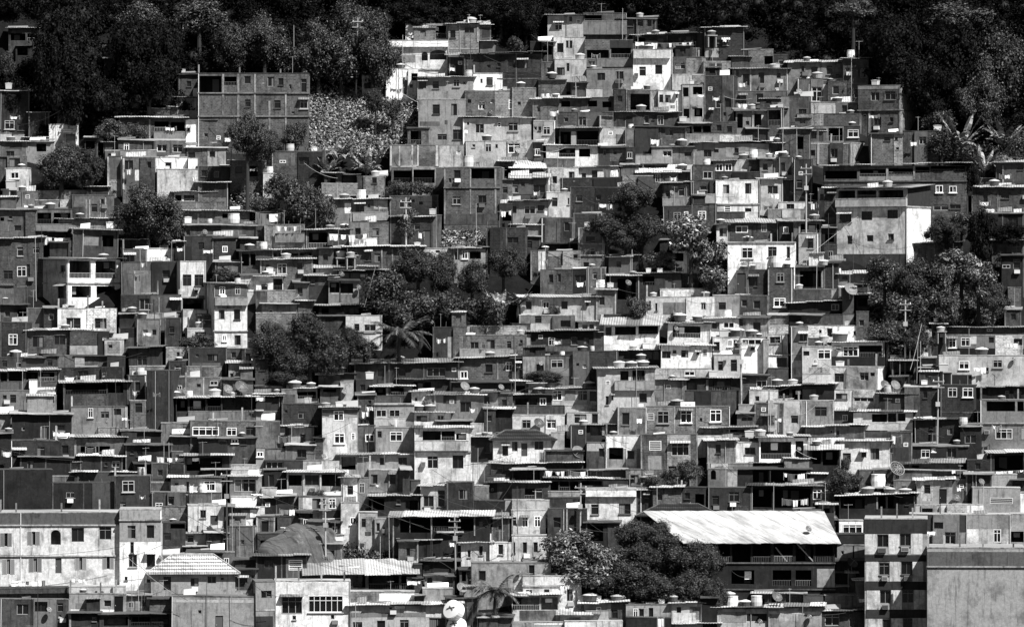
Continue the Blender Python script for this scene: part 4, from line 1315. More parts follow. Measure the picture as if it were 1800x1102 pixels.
0,840,80,1102 C1 :
K 110,345,84
K 1510,568,84
K 1235,570,62
K 1330,570,60
S 760,740,45
S 1600,540,45
S 1690,500,60
Y 455,435,540,470
Y 600,932,672,988
Y 1100,1000,1400,1050
K 1640,575,50
O 1190,900,1102
O 1152,890,1000
O 125,0,60
@2,1
0,-5,392,52 B5 n :
1240,95,1472,312 C2 n : p1345,160,1426,305,7
1470,85,1900,155 B6 n :
1425,150,1900,312 B4 n : w1505,195,1562,246 w1620,180,1676,244 w1760,190,1792,242 b1430,245,1784,300,6 "brick house with a long pale parapet|right of the spreading palm|pale-parapet brick house"
1420,312,1905,475 B4 t6 : w1610,355,1662,412 f1755,340,1800,402 f1435,400,1486,452 c1690,320,1702,470 s468
690,350,1422,462 C2 t24 : w850,380,900,440 w1000,380,1050,440 w1200,380,1330,440
1000,460,1392,560 C2 t8 : o1100,475,1228,542 c1360,465,1372,560
1380,480,1800,560 C2 : w1640,515,1680,545 w1710,515,1750,545
1095,545,1228,690 P8 t8 :
1225,570,1597,748 P5 t20 : w1433,615,1510,687 "windowed grey box house|with a bright slab roof and two basins beside it"
1595,550,1700,665 C5 t14 : w1597,575,1642,632
1110,690,1367,780 P8 t8 : o1125,712,1200,752 f1270,705,1320,740
1110,802,1507,1165 P8 t8 : o1170,820,1298,886 o1302,820,1396,886 o1405,838,1476,882 b1115,890,1492,958,8 s964 w1203,995,1277,1082 w1380,990,1456,1082 a1160,1035,1190,1065 "whitewashed villa with a grilled loggia|and two tall windows below|grilled-loggia villa"
1507,772,1602,865 P7 n :
1270,750,1510,800 C3 :
1500,865,1670,1000 C1 t8 : w1610,900,1660,970
1665,880,2075,1052 P8 h64 : d1862,905,1905,997 w1955,890,2018,952 w1797,895,1836,962 p1670,880,2070,890,9 "little white cottage with a dark hipped roof|and an arched door|hip-roofed cottage"
1797,712,2165,835 P8 n : f1867,740,1930,802 f2040,740,2106,802
2070,830,2165,1040 P7 n D1 :
825,512,1097,640 C4 t8 : o835,518,912,572 o945,518,1040,566 b825,575,1060,628,3 c914,518,930,630
830,635,1112,800 P6 n : f843,670,917,722 f935,670,1012,722 b830,732,1050,795,7 s632
840,800,1112,985 P6 n : f940,825,1028,892 w853,820,882,866 "grey-white house below a washing-hung balcony|with one broad framed window|washing-balcony house"
710,570,832,745 B3 :
710,790,842,975 C4 n : f770,845,832,897
465,662,712,978 P8 t6 : f545,680,616,747 f550,835,622,907 l668,835,696,882 p465,668,712,695,4 p465,700,712,725,6 "striped-front two-storey house|with framed windows stacked one above the other"
595,480,686,645 P7 n :
450,512,602,610 C4 : o470,525,562,547
180,532,287,640 P5 n :
285,525,432,628 P6 t8 : o292,545,422,592
180,632,470,800 B2 n : w295,685,342,732
0,562,180,665 C3 t8 : w90,575,117,612 p0,620,105,655,6
0,680,45,750 P6 :
0,790,40,905 C4 : 
40,790,245,910 C2 t6 : o50,830,140,882 p150,800,205,850,6
245,795,406,915 P6 t6 : w310,840,346,907
0,940,60,1040 P6 n : f5,965,50,1000
60,950,202,1032 C5 n :
60,1030,330,1102 C2 n : f70,1035,190,1090
330,1030,586,1110 C6 n :
205,920,416,1035 C4 :
415,870,470,980 B3 :
590,990,1112,1115 P6 t8 : o600,1002,700,1092 w870,1010,907,1062 w1000,1010,1060,1062
1500,1050,1650,1130 P8 n :
K 1140,665,80
K 1222,665,80
K 275,515,92
K 490,652,64
K 586,648,76
K 100,780,70
K 610,445,50
K 800,455,80
K 540,445,80
S 1460,490,35
S 475,1005,18
S 1715,560,22
Y 740,680,792,722
Y 962,725,1002,785
Y 160,855,232,905
Y 0,575,60,610
Y 1030,1075,1080,1102
O 905,360,490
O 640,335,400
O 1555,940,1102
O 1790,480,600
@2,2
50,10,442,125 C5 n : w160,10,207,62 p130,65,266,117,7
0,70,130,150 B3 n :
130,125,582,300 B1 t8 : f255,165,302,222 w415,160,460,216 w503,165,542,212 p235,225,500,262,4 "near-black brick house|with a pale roof edge and three windows in a row"
78,300,432,470 C4 n : f275,325,362,382 p270,385,410,440,5
465,55,652,125 P8 t8 : w492,73,532,116 w540,68,577,116
645,75,1032,218 P8 t58 : o722,88,870,146 o887,84,1025,141 p645,150,1030,212,9 w655,90,700,150 "open veranda house with a big white ribbed roof|and two broad bays|white-roofed veranda house"
1090,62,1395,218 P8 t8 : o1125,80,1320,160 b1210,190,1392,216,9
1325,32,1592,168 P8 t8 : w1403,58,1456,106 f1483,55,1560,98
1590,28,1797,150 C6 : w1595,35,1622,85
1410,165,1602,292 P8 n : w1415,195,1457,256 f1513,180,1546,228 w1555,180,1582,225
1600,168,1767,435 P9 n : f1613,175,1752,217 w1675,228,1706,252 "sunlit white corner house|with a ribbon window high up and a blank lower wall"
1765,180,1800,435 P6 n :
1415,290,1602,436 P7 n : w1445,330,1482,396 w1535,320,1580,402 a1485,322,1505,342
1045,222,1402,388 P9 t7 : w1050,260,1112,310 w1125,250,1152,276 w1185,250,1236,302 l1335,240,1370,292 p1047,318,1400,385,9
1000,385,1402,470 P7 n : f1210,400,1283,432
740,255,1047,322 C2 t7 : w890,260,985,312 w990,258,1028,315
430,265,742,490 B2 n : 
600,385,1002,768 P7 t6 : o760,400,818,466 o845,395,932,466 b720,470,1000,535,6 w893,555,947,622 w657,575,678,636 w700,567,712,606 "pale three-storey house|with a row of dark tanks along its roof"
580,390,642,480 P7 n :
1000,465,1202,632 C5 t6 : 
1200,452,1612,545 C2 t6 : o1205,480,1300,532 o1410,462,1536,532 c1362,460,1378,535
1190,540,1612,620 C3 n :
1665,535,1860,628 P8 n : w1705,575,1736,611
1590,640,1702,695 P6 n :
1612,430,1797,540 B3 : f1715,465,1790,520
1700,628,1905,792 B3 n : w1755,710,1797,782
945,650,1530,855 B5 n : l950,695,998,746 f1020,680,1102,767 f1183,675,1263,763 f1390,670,1469,756 g1183,616,1284,650 "long patchy brick house|with three white cross-barred windows and a small sign"
740,658,945,855 C5 n : w770,690,822,776 w728,697,748,766
905,850,1305,1140 B4 n : l965,890,1050,956 f1120,905,1246,996 p955,995,1050,1090,6
230,528,602,645 P7 t8 : f285,535,352,606 f460,535,532,606 p370,535,445,605,5 w545,540,600,610
0,572,280,648 C2 t8 : o20,595,175,645 f195,590,240,640
0,645,362,712 C3 n :
370,645,606,692 P7 n :
385,690,606,780 P7 n : w435,700,522,766 w560,695,606,762
0,155,80,262 B3 : w0,180,20,245
80,150,130,265 P6 n :
0,310,80,460 C3 : w35,340,60,370
490,780,808,862 C2 t10 : o550,790,632,852 o655,787,800,852 c632,790,650,852
410,785,522,935 C2 n :
655,855,902,1035 P6 n : p655,855,900,942,9 o680,935,780,1018 w808,955,860,1015 c657,860,665,1100
522,905,657,1110 C3 n : p525,905,655,960,7 w608,940,645,1000
1370,890,1572,1055 C5 t8 : w1430,915,1466,977
1570,903,1732,1040 P8 n :
1735,868,2072,1035 P9 t8 : o1745,895,1960,1016 o1990,890,2046,1012 "house with a white-framed glazed porch|jutting from its corner|glazed-porch house"
1300,860,1482,925 P8 n :
1345,798,1700,892 C4 t10 : o1400,810,1480,850 o1500,810,1690,845
1580,700,1700,790 C4 : w1610,720,1690,750
1370,1050,1690,1110 P5 n :
1690,1050,2085,1110 C2 t10 : o1700,1062,1797,1100 o1810,1062,1900,1100
240,960,500,1060 C3 : 
0,1050,480,1102 C2 t8 : o20,1062,290,1100 o305,1062,375,1100 o390,1062,460,1100
K 755,372,84
K 840,372,84
K 922,372,84
K 905,322,70
K 490,300,72
K 560,270,40
K 1490,162,90
K 1160,615,92
K 1585,140,100
K 1680,145,90
K 365,1010,60
K 1665,862,90
K 1745,858,80
K 200,560,90
K 850,215,55
K 940,215,65
K 1180,35,90
K 1410,415,80
K 540,500,80
S 185,770,40
S 460,945,62
Y 190,960,230,1050
O 22,270,560
O 1610,170,570
Y 1515,240,1540,300
@2,3
0,85,142,150 B7 n :
0,148,142,295 P7 n : w15,160,90,207
0,292,140,385 P9 t8 : w62,305,132,372 b0,300,60,375,9
0,383,140,470 C3 n :
160,92,282,440 P5 n : w220,135,280,192
280,85,622,195 P9 n : w415,100,452,162 w600,120,620,150
240,172,362,235 B3 n :
242,230,446,505 P7 n : f350,250,442,317 w250,260,292,292 f320,318,345,350
445,202,817,370 P8 t7 : f527,228,634,297 o638,220,800,302 b400,302,817,360,1 w475,240,505,250 "house with a jet-black balcony front|and a white four-light window|black-balcony house"
405,372,770,535 P8 n R95:9 : w465,415,532,476 f645,405,709,462 w720,405,752,430
320,390,412,500 P6 n :
465,532,782,622 P8 n : w475,555,556,596 f600,580,745,612
0,510,462,612 C1 t8 : o5,530,150,606 o170,530,340,606
0,610,462,800 C5 n : w0,710,46,781 w160,710,212,767 
600,692,1016,830 P7 t8 : o730,702,836,757 o842,695,900,757 o912,692,965,752 b600,765,1022,815,7 "pale house with three open bays|below the twin mesh dishes|three-bay pale house"
265,792,682,925 C4 t6 :
505,895,857,1100 P8 t6 : w525,975,582,1027 w655,965,691,1006 w720,940,782,1022 f740,1020,780,1030 "bright house with a lean-to shed|and a blank stained gable|lean-to house"
280,945,512,1120 C1 t60 : o310,960,372,1052 o385,960,490,1062
1025,108,1147,275 P8 n : w1073,125,1121,192
1150,70,1252,300 C2 : w1200,80,1235,130
1250,100,1797,152 B2 t6 : f1535,105,1575,125
1250,150,1800,292 P5 n : f1270,170,1322,236 f1355,165,1422,226 w1550,160,1587,202 p1250,240,1800,292,0 p1422,155,1465,210,8
1200,292,1800,500 P7 n : f1340,330,1412,387 f1578,320,1644,376 p1215,425,1430,495,1 S1720,318,16 "stained pale house under a black balcony band|with two barred windows|black-banded pale house"
1650,360,1800,480 P5 t8 : f1655,370,1720,450
1210,500,1442,790 B2 n : f1262,515,1326,582 f1365,515,1440,582
1400,512,1800,610 C1 t14 : w1665,535,1692,602 w1725,535,1777,597
1490,605,1800,935 P5 n : o1535,612,1735,682 o1750,612,1798,682 s765 f1597,805,1716,877 f1780,805,1799,877 a1520,815,1555,840 "grey apartment house|with a wide shadowed loggia at the frame edge"
1030,745,1352,925 B1 t7 : c1180,750,1186,910 w1260,800,1300,850
860,832,1012,1030 C3 n : 
1010,928,1402,1020 C1 : f1075,950,1137,1007 f1150,940,1177,965 w1255,935,1322,1002
990,1048,1362,1125 C3 t50 : o1000,1060,1060,1102
1560,975,1797,1115 C1 t12 : o1590,990,1790,1100
1350,790,1500,980 C1 :
960,512,1202,680 B2 : w1090,545,1120,590
870,330,1035,440 C1 t8 : o885,340,1020,430
780,560,1030,690 C1 t6 :
K 505,182,115
K 170,495,70
K 390,190,70
K 60,500,80
K 655,645,70
K 1230,400,90
K 1500,330,90
K 1210,120,60
S 820,545,46
S 892,545,46
S 520,672,62
S 1200,45,55
S 1130,1090,30
Y 1440,368,1532,412
Y 870,850,940,910
Y 360,175,440,200
O 962,-100,310
O 1038,150,480
O 1070,190,480
O 1185,440,900
O 1410,100,220
@3,0
0,0,367,305 C1 n "huge blackened retaining house|above the long shuttered terrace"
365,92,805,295 C1 n : 
365,45,522,100 P5 n :
805,45,1062,285 C2 n : f860,75,945,155 w845,225,885,280
890,100,1062,155 C1 n D-1 :
1062,90,1312,160 C6 n D-1 :
1062,155,1302,290 C3 n : f1090,228,1142,290
1135,258,1312,362 B5 n :
1200,60,1557,180 P7 t8 : f1430,75,1512,147 w1310,80,1327,150
1330,165,1552,258 C4 n :
1320,250,1572,440 P8 n : w1405,280,1446,337
0,300,840,825 P8 n : h0,440,86,532 h195,430,282,522 r358,418,428,522 w503,405,590,502 w697,395,781,487 s385 s600 h20,625,106,727 h205,620,295,712 d390,615,433,722 h528,610,608,697 h720,597,800,692 p0,300,840,380,4 "long colonial terrace building|with one arched and many shuttered windows"
840,280,1130,870 P9 n R8 : w895,388,952,480 w1030,385,1082,477 w915,503,940,582 w903,590,962,680 w1030,585,1089,680 s350 p840,350,1130,500,6 p840,280,1125,345,6 "white end block of the long terrace building|with four tall windows|white end block"
0,828,485,905 C3 n D-2 : b0,830,485,865,3
485,818,882,870 P7 n D-2 :
485,868,884,1010 P6 n D-1 : d800,880,862,1005 p485,975,800,1005,9
0,905,486,1130 C3 n : w240,920,330,990 w400,930,440,990 w410,1010,430,1030
485,1005,700,1130 C1 : c487,1005,500,1102
700,1010,1200,1130 C1 : o730,1030,900,1090 o920,1030,1180,1090
1060,722,1650,900 P6 h128 : w1147,747,1200,842 "plaster house with a bright tiled hip roof|in front of the white end block|tiled hip-roofed house"
1202,885,1935,1140 P6 n : p1205,905,1935,925,7
1645,700,1800,895 P4 : w1680,750,1737,792
1650,630,1800,700 C3 : 
1132,372,1302,600 C2 n : o1195,375,1300,410
1300,448,1446,535 P6 t8 : w1315,455,1360,507
1300,535,1440,580 C1 :
1618,0,1800,55 P7 n : 
1612,45,1800,195 P6 t8 : f1645,60,1800,152
1620,190,1800,228 P9 n D-1 :
1640,265,1800,405 C4 t8 : w1670,275,1690,330 p1755,275,1800,330,9
1590,400,1800,560 C5 n : w1690,490,1715,520
1445,440,1595,580 C2 : 
885,750,945,880 C5 :
1420,0,1620,60 C1 :
K 500,55,60
K 1215,395,50
Y 80,770,332,822
Y 500,755,632,800
Y 1330,100,1360,180
S 1125,612,14
O 925,740,1010
O 1450,760,1060
O 1635,200,480
O 1592,0,440
O 975,700,900
O 1013,750,900
O 263,780,1020
O 843,40,275
O 1632,830,1050
@3,1
0,0,56,52 P7 n :
0,50,40,270 P6 n :
40,128,147,200 P7 n D-1 :
60,0,215,130 C1 : w90,30,130,120
215,18,602,185 P6 t8 : o228,35,322,110 w343,35,442,106 o460,30,590,112 a380,122,420,150 p340,114,602,180,7 c330,30,342,180 c448,30,458,180
0,260,62,335 P8 n :
40,195,150,330 C1 :
300,188,602,300 P6 n : w395,200,454,272 w470,200,492,272 f510,200,560,272 p330,195,395,300,8
400,285,642,365 C2 n D-1 :
150,330,305,420 C3 n : 
0,330,132,450 C5 n :
600,55,712,235 P9 t8 : w643,110,683,172 
710,55,792,225 P5 n : f725,90,762,162
595,232,722,460 P8 n : f660,330,700,380
790,0,1032,160 P5 n : w805,30,852,97 w937,25,982,97 s150
1030,0,1080,260 C2 :
810,182,1142,300 C2 t12 : o820,200,900,280 o1050,210,1140,285
1155,112,1352,305 P7 t8 : w1175,180,1247,256 w1275,140,1325,256
1340,90,1532,305 C2 n : 
1530,110,1632,225 C6 n :
1630,90,1797,215 C1 t6 :
1530,215,1747,310 C1 n : 
1745,210,1797,290 P6 n :
960,328,1640,490 C1 t26 D-2 : o1010,340,1225,440 o1240,340,1400,430 o1415,340,1525,430 c1228,325,1236,490 c1405,325,1413,600 c1530,325,1538,460 c930,325,938,650 "wide dark workshop|under a long white awning on thin posts"
720,300,852,510 P7 n : w740,340,770,400
830,345,972,545 P6 n : w845,370,870,430 w890,400,910,460
1020,445,1112,500 B5 n : 
1000,500,1130,660 C2 : w1055,545,1080,600
1130,490,1290,640 C1 :
1290,440,1440,600 C1 : 
1440,510,1650,645 P8 t8 : w1485,560,1506,612 w1565,530,1592,597
1640,300,1660,480 C3 :
1640,512,1797,645 P8 n : w1700,520,1735,592
1430,430,1540,515 P7 n D-1 : w1490,455,1520,500
0,605,360,790 C1 t6 : p210,620,355,778,4 l230,632,325,702
360,722,1112,862 C2 t76 : o680,740,768,825 o790,740,1005,835 o1020,740,1100,835 "low workshop with a broad wedge-shaped light roof|stretching over open bays|wedge-roofed workshop"
132,782,662,1140 P9 n : f180,885,326,1007 f368,880,612,997 w255,1020,281,1050 w525,1015,549,1046 p140,790,655,875,8 "bright white block with two wide curtained windows|at the foot of the hill|curtained white block"
0,785,135,1140 P6 n : p0,1025,120,1140,2
665,852,1112,950 P6 n : p865,865,1112,917,9
660,950,1192,1140 P7 t8 : w935,962,956,976 l975,952,1045,970 p670,1000,1190,1030,5 w680,1065,746,1110 w850,1055,907,1110 w1010,1050,1072,1110
1112,880,1180,960 C1 :
1168,832,1382,945 P6 n : 
1185,942,1342,1140 P7 t6 : p1190,960,1340,1030,8 w1215,1035,1330,1110
1340,900,1560,1140 C3 : w1400,930,1450,980
1185,740,1340,835 P6 : w1200,750,1240,820 
1430,700,1520,835 C4 : w1480,715,1510,760 o1445,710,1475,780
1510,655,2070,890 C6 n : w1915,665,1955,735 "weathered parapet building|behind the bushy palm"
1250,640,1430,740 C1 :
K 1110,300,30
D 1385,985,72
D 1405,1092,66
S 1445,855,40
Y 165,270,280,330
Y 1060,770,1180,800
O 490,205,640
O 940,320,655
O 1228,330,600
O 1405,325,700
O 715,330,500
O 1655,400,640
O 1520,640,1000
O 870,460,640
@3,2
0,92,252,215 C2 t8 : o90,130,160,205 w165,130,215,205
0,212,262,280 P7 n D-1 :
0,285,237,465 P8 n : f70,330,116,402 f158,325,202,402 w0,330,32,392 s455
0,462,242,645 P8 n : w0,505,22,582 w75,505,105,582 w150,505,181,577 "white two-storey house with slit windows|left of the pale feathery tree|slit-windowed white house"
250,152,520,208 C6 n :
235,200,520,290 C3 n :
250,65,822,152 C3 t8 : o270,80,325,142 o335,80,400,142 o407,80,466,142 o485,75,630,132 p640,75,815,132,5
515,135,872,375 P8 n : w555,240,609,311 w750,235,833,308 b518,137,872,185,9 "white box house with two square dark windows|overlooking the round dark trees|white two-window box house"
520,372,750,505 C1 : o550,395,640,500 
250,275,522,490 B2 n : w290,330,342,402 c358,220,366,480 c380,260,390,480
870,145,992,300 C2 t10 :
0,0,220,95 C2 : o10,5,200,90
220,0,540,65 C1 n : o240,0,380,55 o400,0,530,55
540,0,800,60 C3 : w550,5,640,55 w690,5,780,55
800,0,920,130 C4 n :
900,320,1440,500 C2 h80 "house under a low dark tiled pyramid roof|behind the big metal hall roof|pyramid-roofed house"
1247,492,2265,860 C1 t180 q-275,-115 : o1400,500,1530,645 o1545,500,1675,645 o1690,500,1815,645 o1840,495,1970,640 o1990,490,2115,640 o2130,490,2250,640 s650 o1540,700,1700,800 o1830,700,1960,810 o1990,700,2100,810 s835 p2140,690,2265,820,6 x1850,640,1930,540 x2000,640,2115,515 "dark timber hall with a great white sheet-metal roof|and open truss bays|metal-roofed timber hall"
1375,-5,1582,125 P5 n : r1395,-2,1432,66
1375,125,1682,300 C2 n : w1405,180,1452,242
1680,112,2110,290 C1 t8 : o1690,130,1825,262 o1842,130,2095,265 s280
1580,-5,2092,112 C1 : o1690,0,1797,90 o1815,0,2070,90
2105,110,2190,225 P5 : f2110,135,2172,206
75,635,272,750 P7 n : w120,665,157,736
75,745,487,960 P8 n : w385,835,426,917 w98,840,140,870 w225,835,262,866 s810 "stained white house with a heavy cornice|and one tall slot window|heavy-corniced white house"
0,882,332,1070 P7 t8 : o0,892,190,980 o205,892,322,980
335,1012,600,1070 P6 t52 : w400,1030,480,1060
520,990,692,1075 P6 n :
370,1062,777,1140 P9 n :
0,1070,370,1140 P7 n : p0,1072,370,1085,9
490,935,802,1060 C3 t12 : w700,980,742,1042
800,945,1122,1050 P6 n : f850,970,886,1030 w890,970,926,1027 w960,965,992,1030
1120,935,1337,1090 P7 t8 : w1155,960,1186,1000 p1130,1000,1290,1070,8
800,1035,1118,1140 C1 n D-1 :
1340,900,1440,1100 C1 :
1430,975,2172,1140 P7 t10 : p1470,995,1645,1070,6 p1650,1010,1790,1060,1 p1655,1070,2160,1110,7
1140,1080,1450,1140 P7 t6 :
K 550,930,110
K 605,932,60
K 735,925,84
K 700,880,80
K 800,880,80
K 1050,918,64
K 1130,912,66
K 1545,968,96
K 1635,964,84
K 1715,960,92
K 1525,890,90
K 1205,1090,80
K 1330,1085,90
S 778,895,20
Y 1020,1030,1068,1100
Y 230,0,400,50
Y 410,5,530,52
O 475,90,490
O 1035,790,870
O 38,110,290
O 45,400,630
O 745,300,365
A 1320,890,30
@3,3
500,182,1032,345 C1 t7 : o510,192,680,272 o775,182,920,272 c762,190,772,275
500,358,668,455 P9 n : f525,380,662,442
475,452,685,520 C1 n D-1 : b475,455,682,515,1
485,528,682,640 P6 n : p595,530,605,640,1
680,345,1118,1140 P6 n D-2 : p680,345,1118,447,2 p680,450,765,590,8 p847,450,922,590,8 p1005,445,1085,590,8 p690,640,775,780,8 p855,640,930,780,8 p1015,640,1090,780,8 p695,845,785,985,8 p865,840,940,980,8 p1025,835,1100,975,8 p705,1045,800,1140,8 p865,1040,945,1140,8 p1015,1035,1115,1140,8 p680,595,1118,640,2 p685,782,1118,840,2 p690,978,1118,1036,2 w768,452,845,540 w925,445,1002,532 w780,650,852,736 w935,642,1012,732 w786,845,862,936 w943,838,1022,931 w805,1045,862,1120 w950,1040,1012,1120 a772,545,830,575 a935,540,990,570 a800,745,840,775 a955,740,995,775 a805,945,845,975 "concrete apartment tower with dark floor bands|and rows of air conditioners|dark-banded apartment tower"
990,310,1396,575 P6 n D-3 : p990,312,1392,430,2 f1085,435,1156,526 f1240,430,1316,516 a1090,535,1150,560 a1250,525,1310,555
1396,315,1702,575 P9 n D-3 : p1396,317,1702,412,6 f1583,415,1636,507 "glaring white penthouse storey|with one narrow white window"
1702,310,1800,575 P6 n D-3 : o1706,430,1797,506
1118,548,1800,1140 P6 n D-5 : p1118,572,1800,672,4 s676 "vast blank concrete wall|with a flaking frieze along its top"
985,248,1217,330 P7 n : w1080,267,1156,301
1215,243,1512,325 P9 n : c1310,250,1318,300 c1420,245,1428,300
1430,122,1767,320 P6 n : l1555,190,1716,232
1765,160,1800,320 P9 n :
1040,72,1292,250 P6 t10 : 
1290,72,1392,225 C4 n :
1570,32,1747,125 P6 n : 
1715,70,1800,130 C1 :
1390,30,1570,240 C1 :
920,0,1390,70 C4 : 
0,962,376,1140 P6 t12 : p0,990,370,1010,8
370,990,702,1140 C3 t8 : w400,1010,500,1090 w570,1010,590,1100
480,640,690,720 C3 : 
400,880,620,970 C5 : 
620,778,697,985 P5 t6 : 
380,820,560,880 C2 :
K 700,165,90
K 850,160,80
K 960,160,90
K 770,110,120
S 57,890,50
S 588,706,52
S 380,915,20
S 290,1030,20
S 900,40,70
S 1320,210,30
O 245,930,1080
Y 110,20,270,70
Y 100,200,280,250
Y 1290,0,1797,22
'''
PLANTS = '''
T d 105 45 48 42 170
T d 85 120 40 60 232
T d 130 120 60 60 232
T d 185 160 50 40 218
T d 262 140 55 52 215
T d 235 40 50 30 180
T d 120 30 60 40 150
T d 290 60 45 45 175
T d 20 175 22 25 225
T s 12 112 16 24 160
T m 405 68 44 36 140
T m 465 62 44 40 140
T m 240 28 60 36 120
T s 350 25 50 30 120
T s 520 110 34 32 155
T m 560 75 48 42 160
T s 600 105 42 44 165
T m 655 62 45 40 165
T s 685 100 30 28 150
T m 620 25 50 32 120
T d 720 18 50 22 60
T s 740 42 28 8 50
T d 850 15 50 24 40
T d 925 35 36 40 62
T d 880 10 50 25 45
T s 905 78 18 16 96
T m 435 245 42 46 355
T m 470 255 24 34 330
T m 108 295 56 42 336
T m 160 300 30 34 336
T m 260 378 56 50 436 "ball-shaped mango tree"
T m 292 390 38 46 436
T s 520 235 26 24 262
T s 190 230 30 24 262
T s 240 232 24 18 262
T m 120 268 32 16 290
T b 597 250 44 48 290
T b 645 275 44 44 300
T b 575 280 34 36 310
T m 660 178 20 24 228
T s 690 190 22 20 230
T s 525 350 44 44 402
T s 490 330 28 30 370
T s 565 365 30 32 405
T s 465 360 26 16 392
T s 715 395 26 34 430
T m 1115 352 42 30 475 "two-tiered mango tree"
T m 1068 400 42 28 475
T m 1128 405 48 34 475
T m 1100 425 40 26 475
T l 1215 405 46 34 512
T l 1240 450 42 40 512 "glossy big-leaved tree"
T l 1155 458 30 20 500
T l 1250 490 30 28 530
T s 675 510 46 40 575
T m 735 470 44 36 575
T m 775 480 32 42 575
T s 740 540 50 38 590
T s 700 555 40 30 590
T m 830 490 40 34 575
T m 885 465 36 30 550
T s 800 540 44 34 590
T s 860 545 36 30 590
T b 880 515 46 46 570
T b 912 505 30 44 570
T m 478 600 40 38 672
T m 545 585 44 40 672 "broad dark tree clump"
T m 580 625 44 40 672
T m 510 640 46 36 672
T m 500 665 36 16 690
T m 615 600 34 28 660
T s 640 615 30 26 660
T p 703 585 60 60 662 "spreading palm"
T s 1555 485 40 40 562
T m 1600 500 44 44 572
T s 1650 500 40 44 572
T l 1690 470 46 38 560
T s 1600 550 50 34 600
T l 1720 500 44 36 570
T s 1660 545 46 34 600
T m 1745 530 30 30 590
T m 1660 412 36 32 470
T s 1690 395 34 26 450
T s 1560 585 40 26 628
T m 1610 600 30 30 640
T d 1722 420 26 60 500
T d 1700 300 24 40 380
T d 1770 415 40 24 450
T b 1690 225 52 52 290
T b 1765 215 52 62 290
T b 1730 270 46 46 320
T s 1650 210 34 26 250
T s 1655 250 34 26 285
T s 1700 180 30 30 250
T s 1790 260 26 34 310
T d 1640 150 50 45 230
T d 1600 110 60 45 200
T m 1770 95 60 52 215
T m 1735 160 44 44 240
T d 1700 70 60 50 200
T s 1690 30 60 30 160
T s 1500 15 40 22 120
T d 1560 60 60 45 180
T m 1110 938 44 26 1010 "round dark trees"
T m 1155 948 40 32 1025
T m 1180 975 46 38 1040
T m 1135 985 44 36 1045
T m 1105 1020 50 34 1062
T m 1235 985 38 38 1060
T m 1215 1030 46 36 1070
T m 1165 1040 48 30 1070
T m 1255 1050 24 34 1085
T l 1010 960 56 36 1030 "pale feathery tree"
T l 1055 985 50 36 1045
T l 1030 1010 56 32 1052
T l 985 985 34 34 1042
T p 872 1035 52 58 1105
T m 1482 848 34 26 885
T s 1210 828 30 24 862
T s 1178 840 24 20 866
T s 345 600 34 16 620
T s 400 485 28 17 502
T m 960 662 44 12 684
T s 1120 540 30 22 575
T s 1190 560 20 14 580
T s 1150 852 22 20 880
T s 1760 290 20 20 320
T s 975 545 14 10 560
T s 700 330 24 16 350
T s 740 332 28 15 350
T s 770 338 18 12 352
T s 1485 815 14 14 830
T s 560 870 14 12 890
T s 1590 765 14 10 780
G 543 140 738 262 1.0 "sunlit creepers covering the clearing between the houses"
G 775 392 862 436 .8 "weeds on the rubble slope above the central trees"
G 1525 440 1765 606 .6 "tangled undergrowth beneath the bushes on the dark slope"
G 0 190 60 240 .7 "scrub beside the ramp under the dark trees"
G 405 325 480 372 .8 "scrub around the foot of the tall trunk"
G 1640 180 1800 300 .5 "scrub under the banana plants at the forest edge"
G 600 890 700 995 .5 "weeds beside the bare rock"
G 1000 900 1260 1060 .4 "undergrowth beneath the round dark trees"
B 530 966 88 42
W 525 54 665 90 5
W 665 90 805 92 5
W 850 98 962 136 4
W 1405 462 1508 381 0
W 1460 362 1530 476 -3
W 1495 425 1620 428 12
W 0 786 130 808 6
W 760 825 905 905 4
W 950 905 1070 935 6
W 590 820 700 872 2
W 600 850 725 905 5
W 630 880 745 925 4
W 690 905 812 945 4
W 745 985 905 940 3
W 735 980 800 1005 -8
W 760 870 880 905 3
W 800 940 890 905 6
W 860 900 905 840 5
W 850 905 865 940 -4
W 1010 895 1060 935 3
W 1260 800 1300 840 2
W 1250 700 1330 735 3
W 1600 650 1620 570 4
W 1690 750 1720 800 2
W 1450 600 1540 560 5
W 320 900 450 960 5
W 215 970 300 1040 3
W 225 975 330 1055 6
W 300 950 200 985 4
W 0 975 215 960 6
W 460 865 560 900 4
W 540 690 560 760 3
W 395 170 425 238 0
W 640 540 660 470 0
W 450 860 520 935 8
W 130 640 250 620 5
W 1075 165 1130 210 4
W 690 150 735 180 3
W 1180 305 1100 280 4
W 1360 690 1450 640 6
W 905 690 1010 640 4
'''

# ------------------------------------------------------------------ read the survey
SC = 450 / 1797.; OX = OY = 0.
later = []
for line in SURVEY.strip().split('\n'):
    line = line.strip()
    if not line: continue
    if line[0] == '@':
        r_, c_ = line[1:].split(','); OY = [0, 276, 552, 826][int(r_)]; OX = int(c_) * 450.; continue
    if line[0] in 'KSYOAD':
        k, a = line.split(' ', 1); a = [float(q) for q in a.split(',')]
        later.append((k, a, OX, OY)); continue
    lab = None
    if '"' in line: i = line.index('"'); lab = line[i + 1:line.rindex('"')]; line = line[:i]
    head, _, els = line.partition(':') if ' :' in line else (line, '', '')
    # the head itself may hold a colon inside R50:2, so split at ' :'
    if ' :' in line: head, els = line.split(' :', 1)
    hp = head.split(); x0, y0, x1, y1 = [float(q) * SC for q in hp[0].split(',')]
    house(x0 + OX, y0 + OY, x1 + OX, y1 + OY, hp[1][0], int(hp[1][1]), hp[2:], els.split(), lab)
n_manual = len(houses)

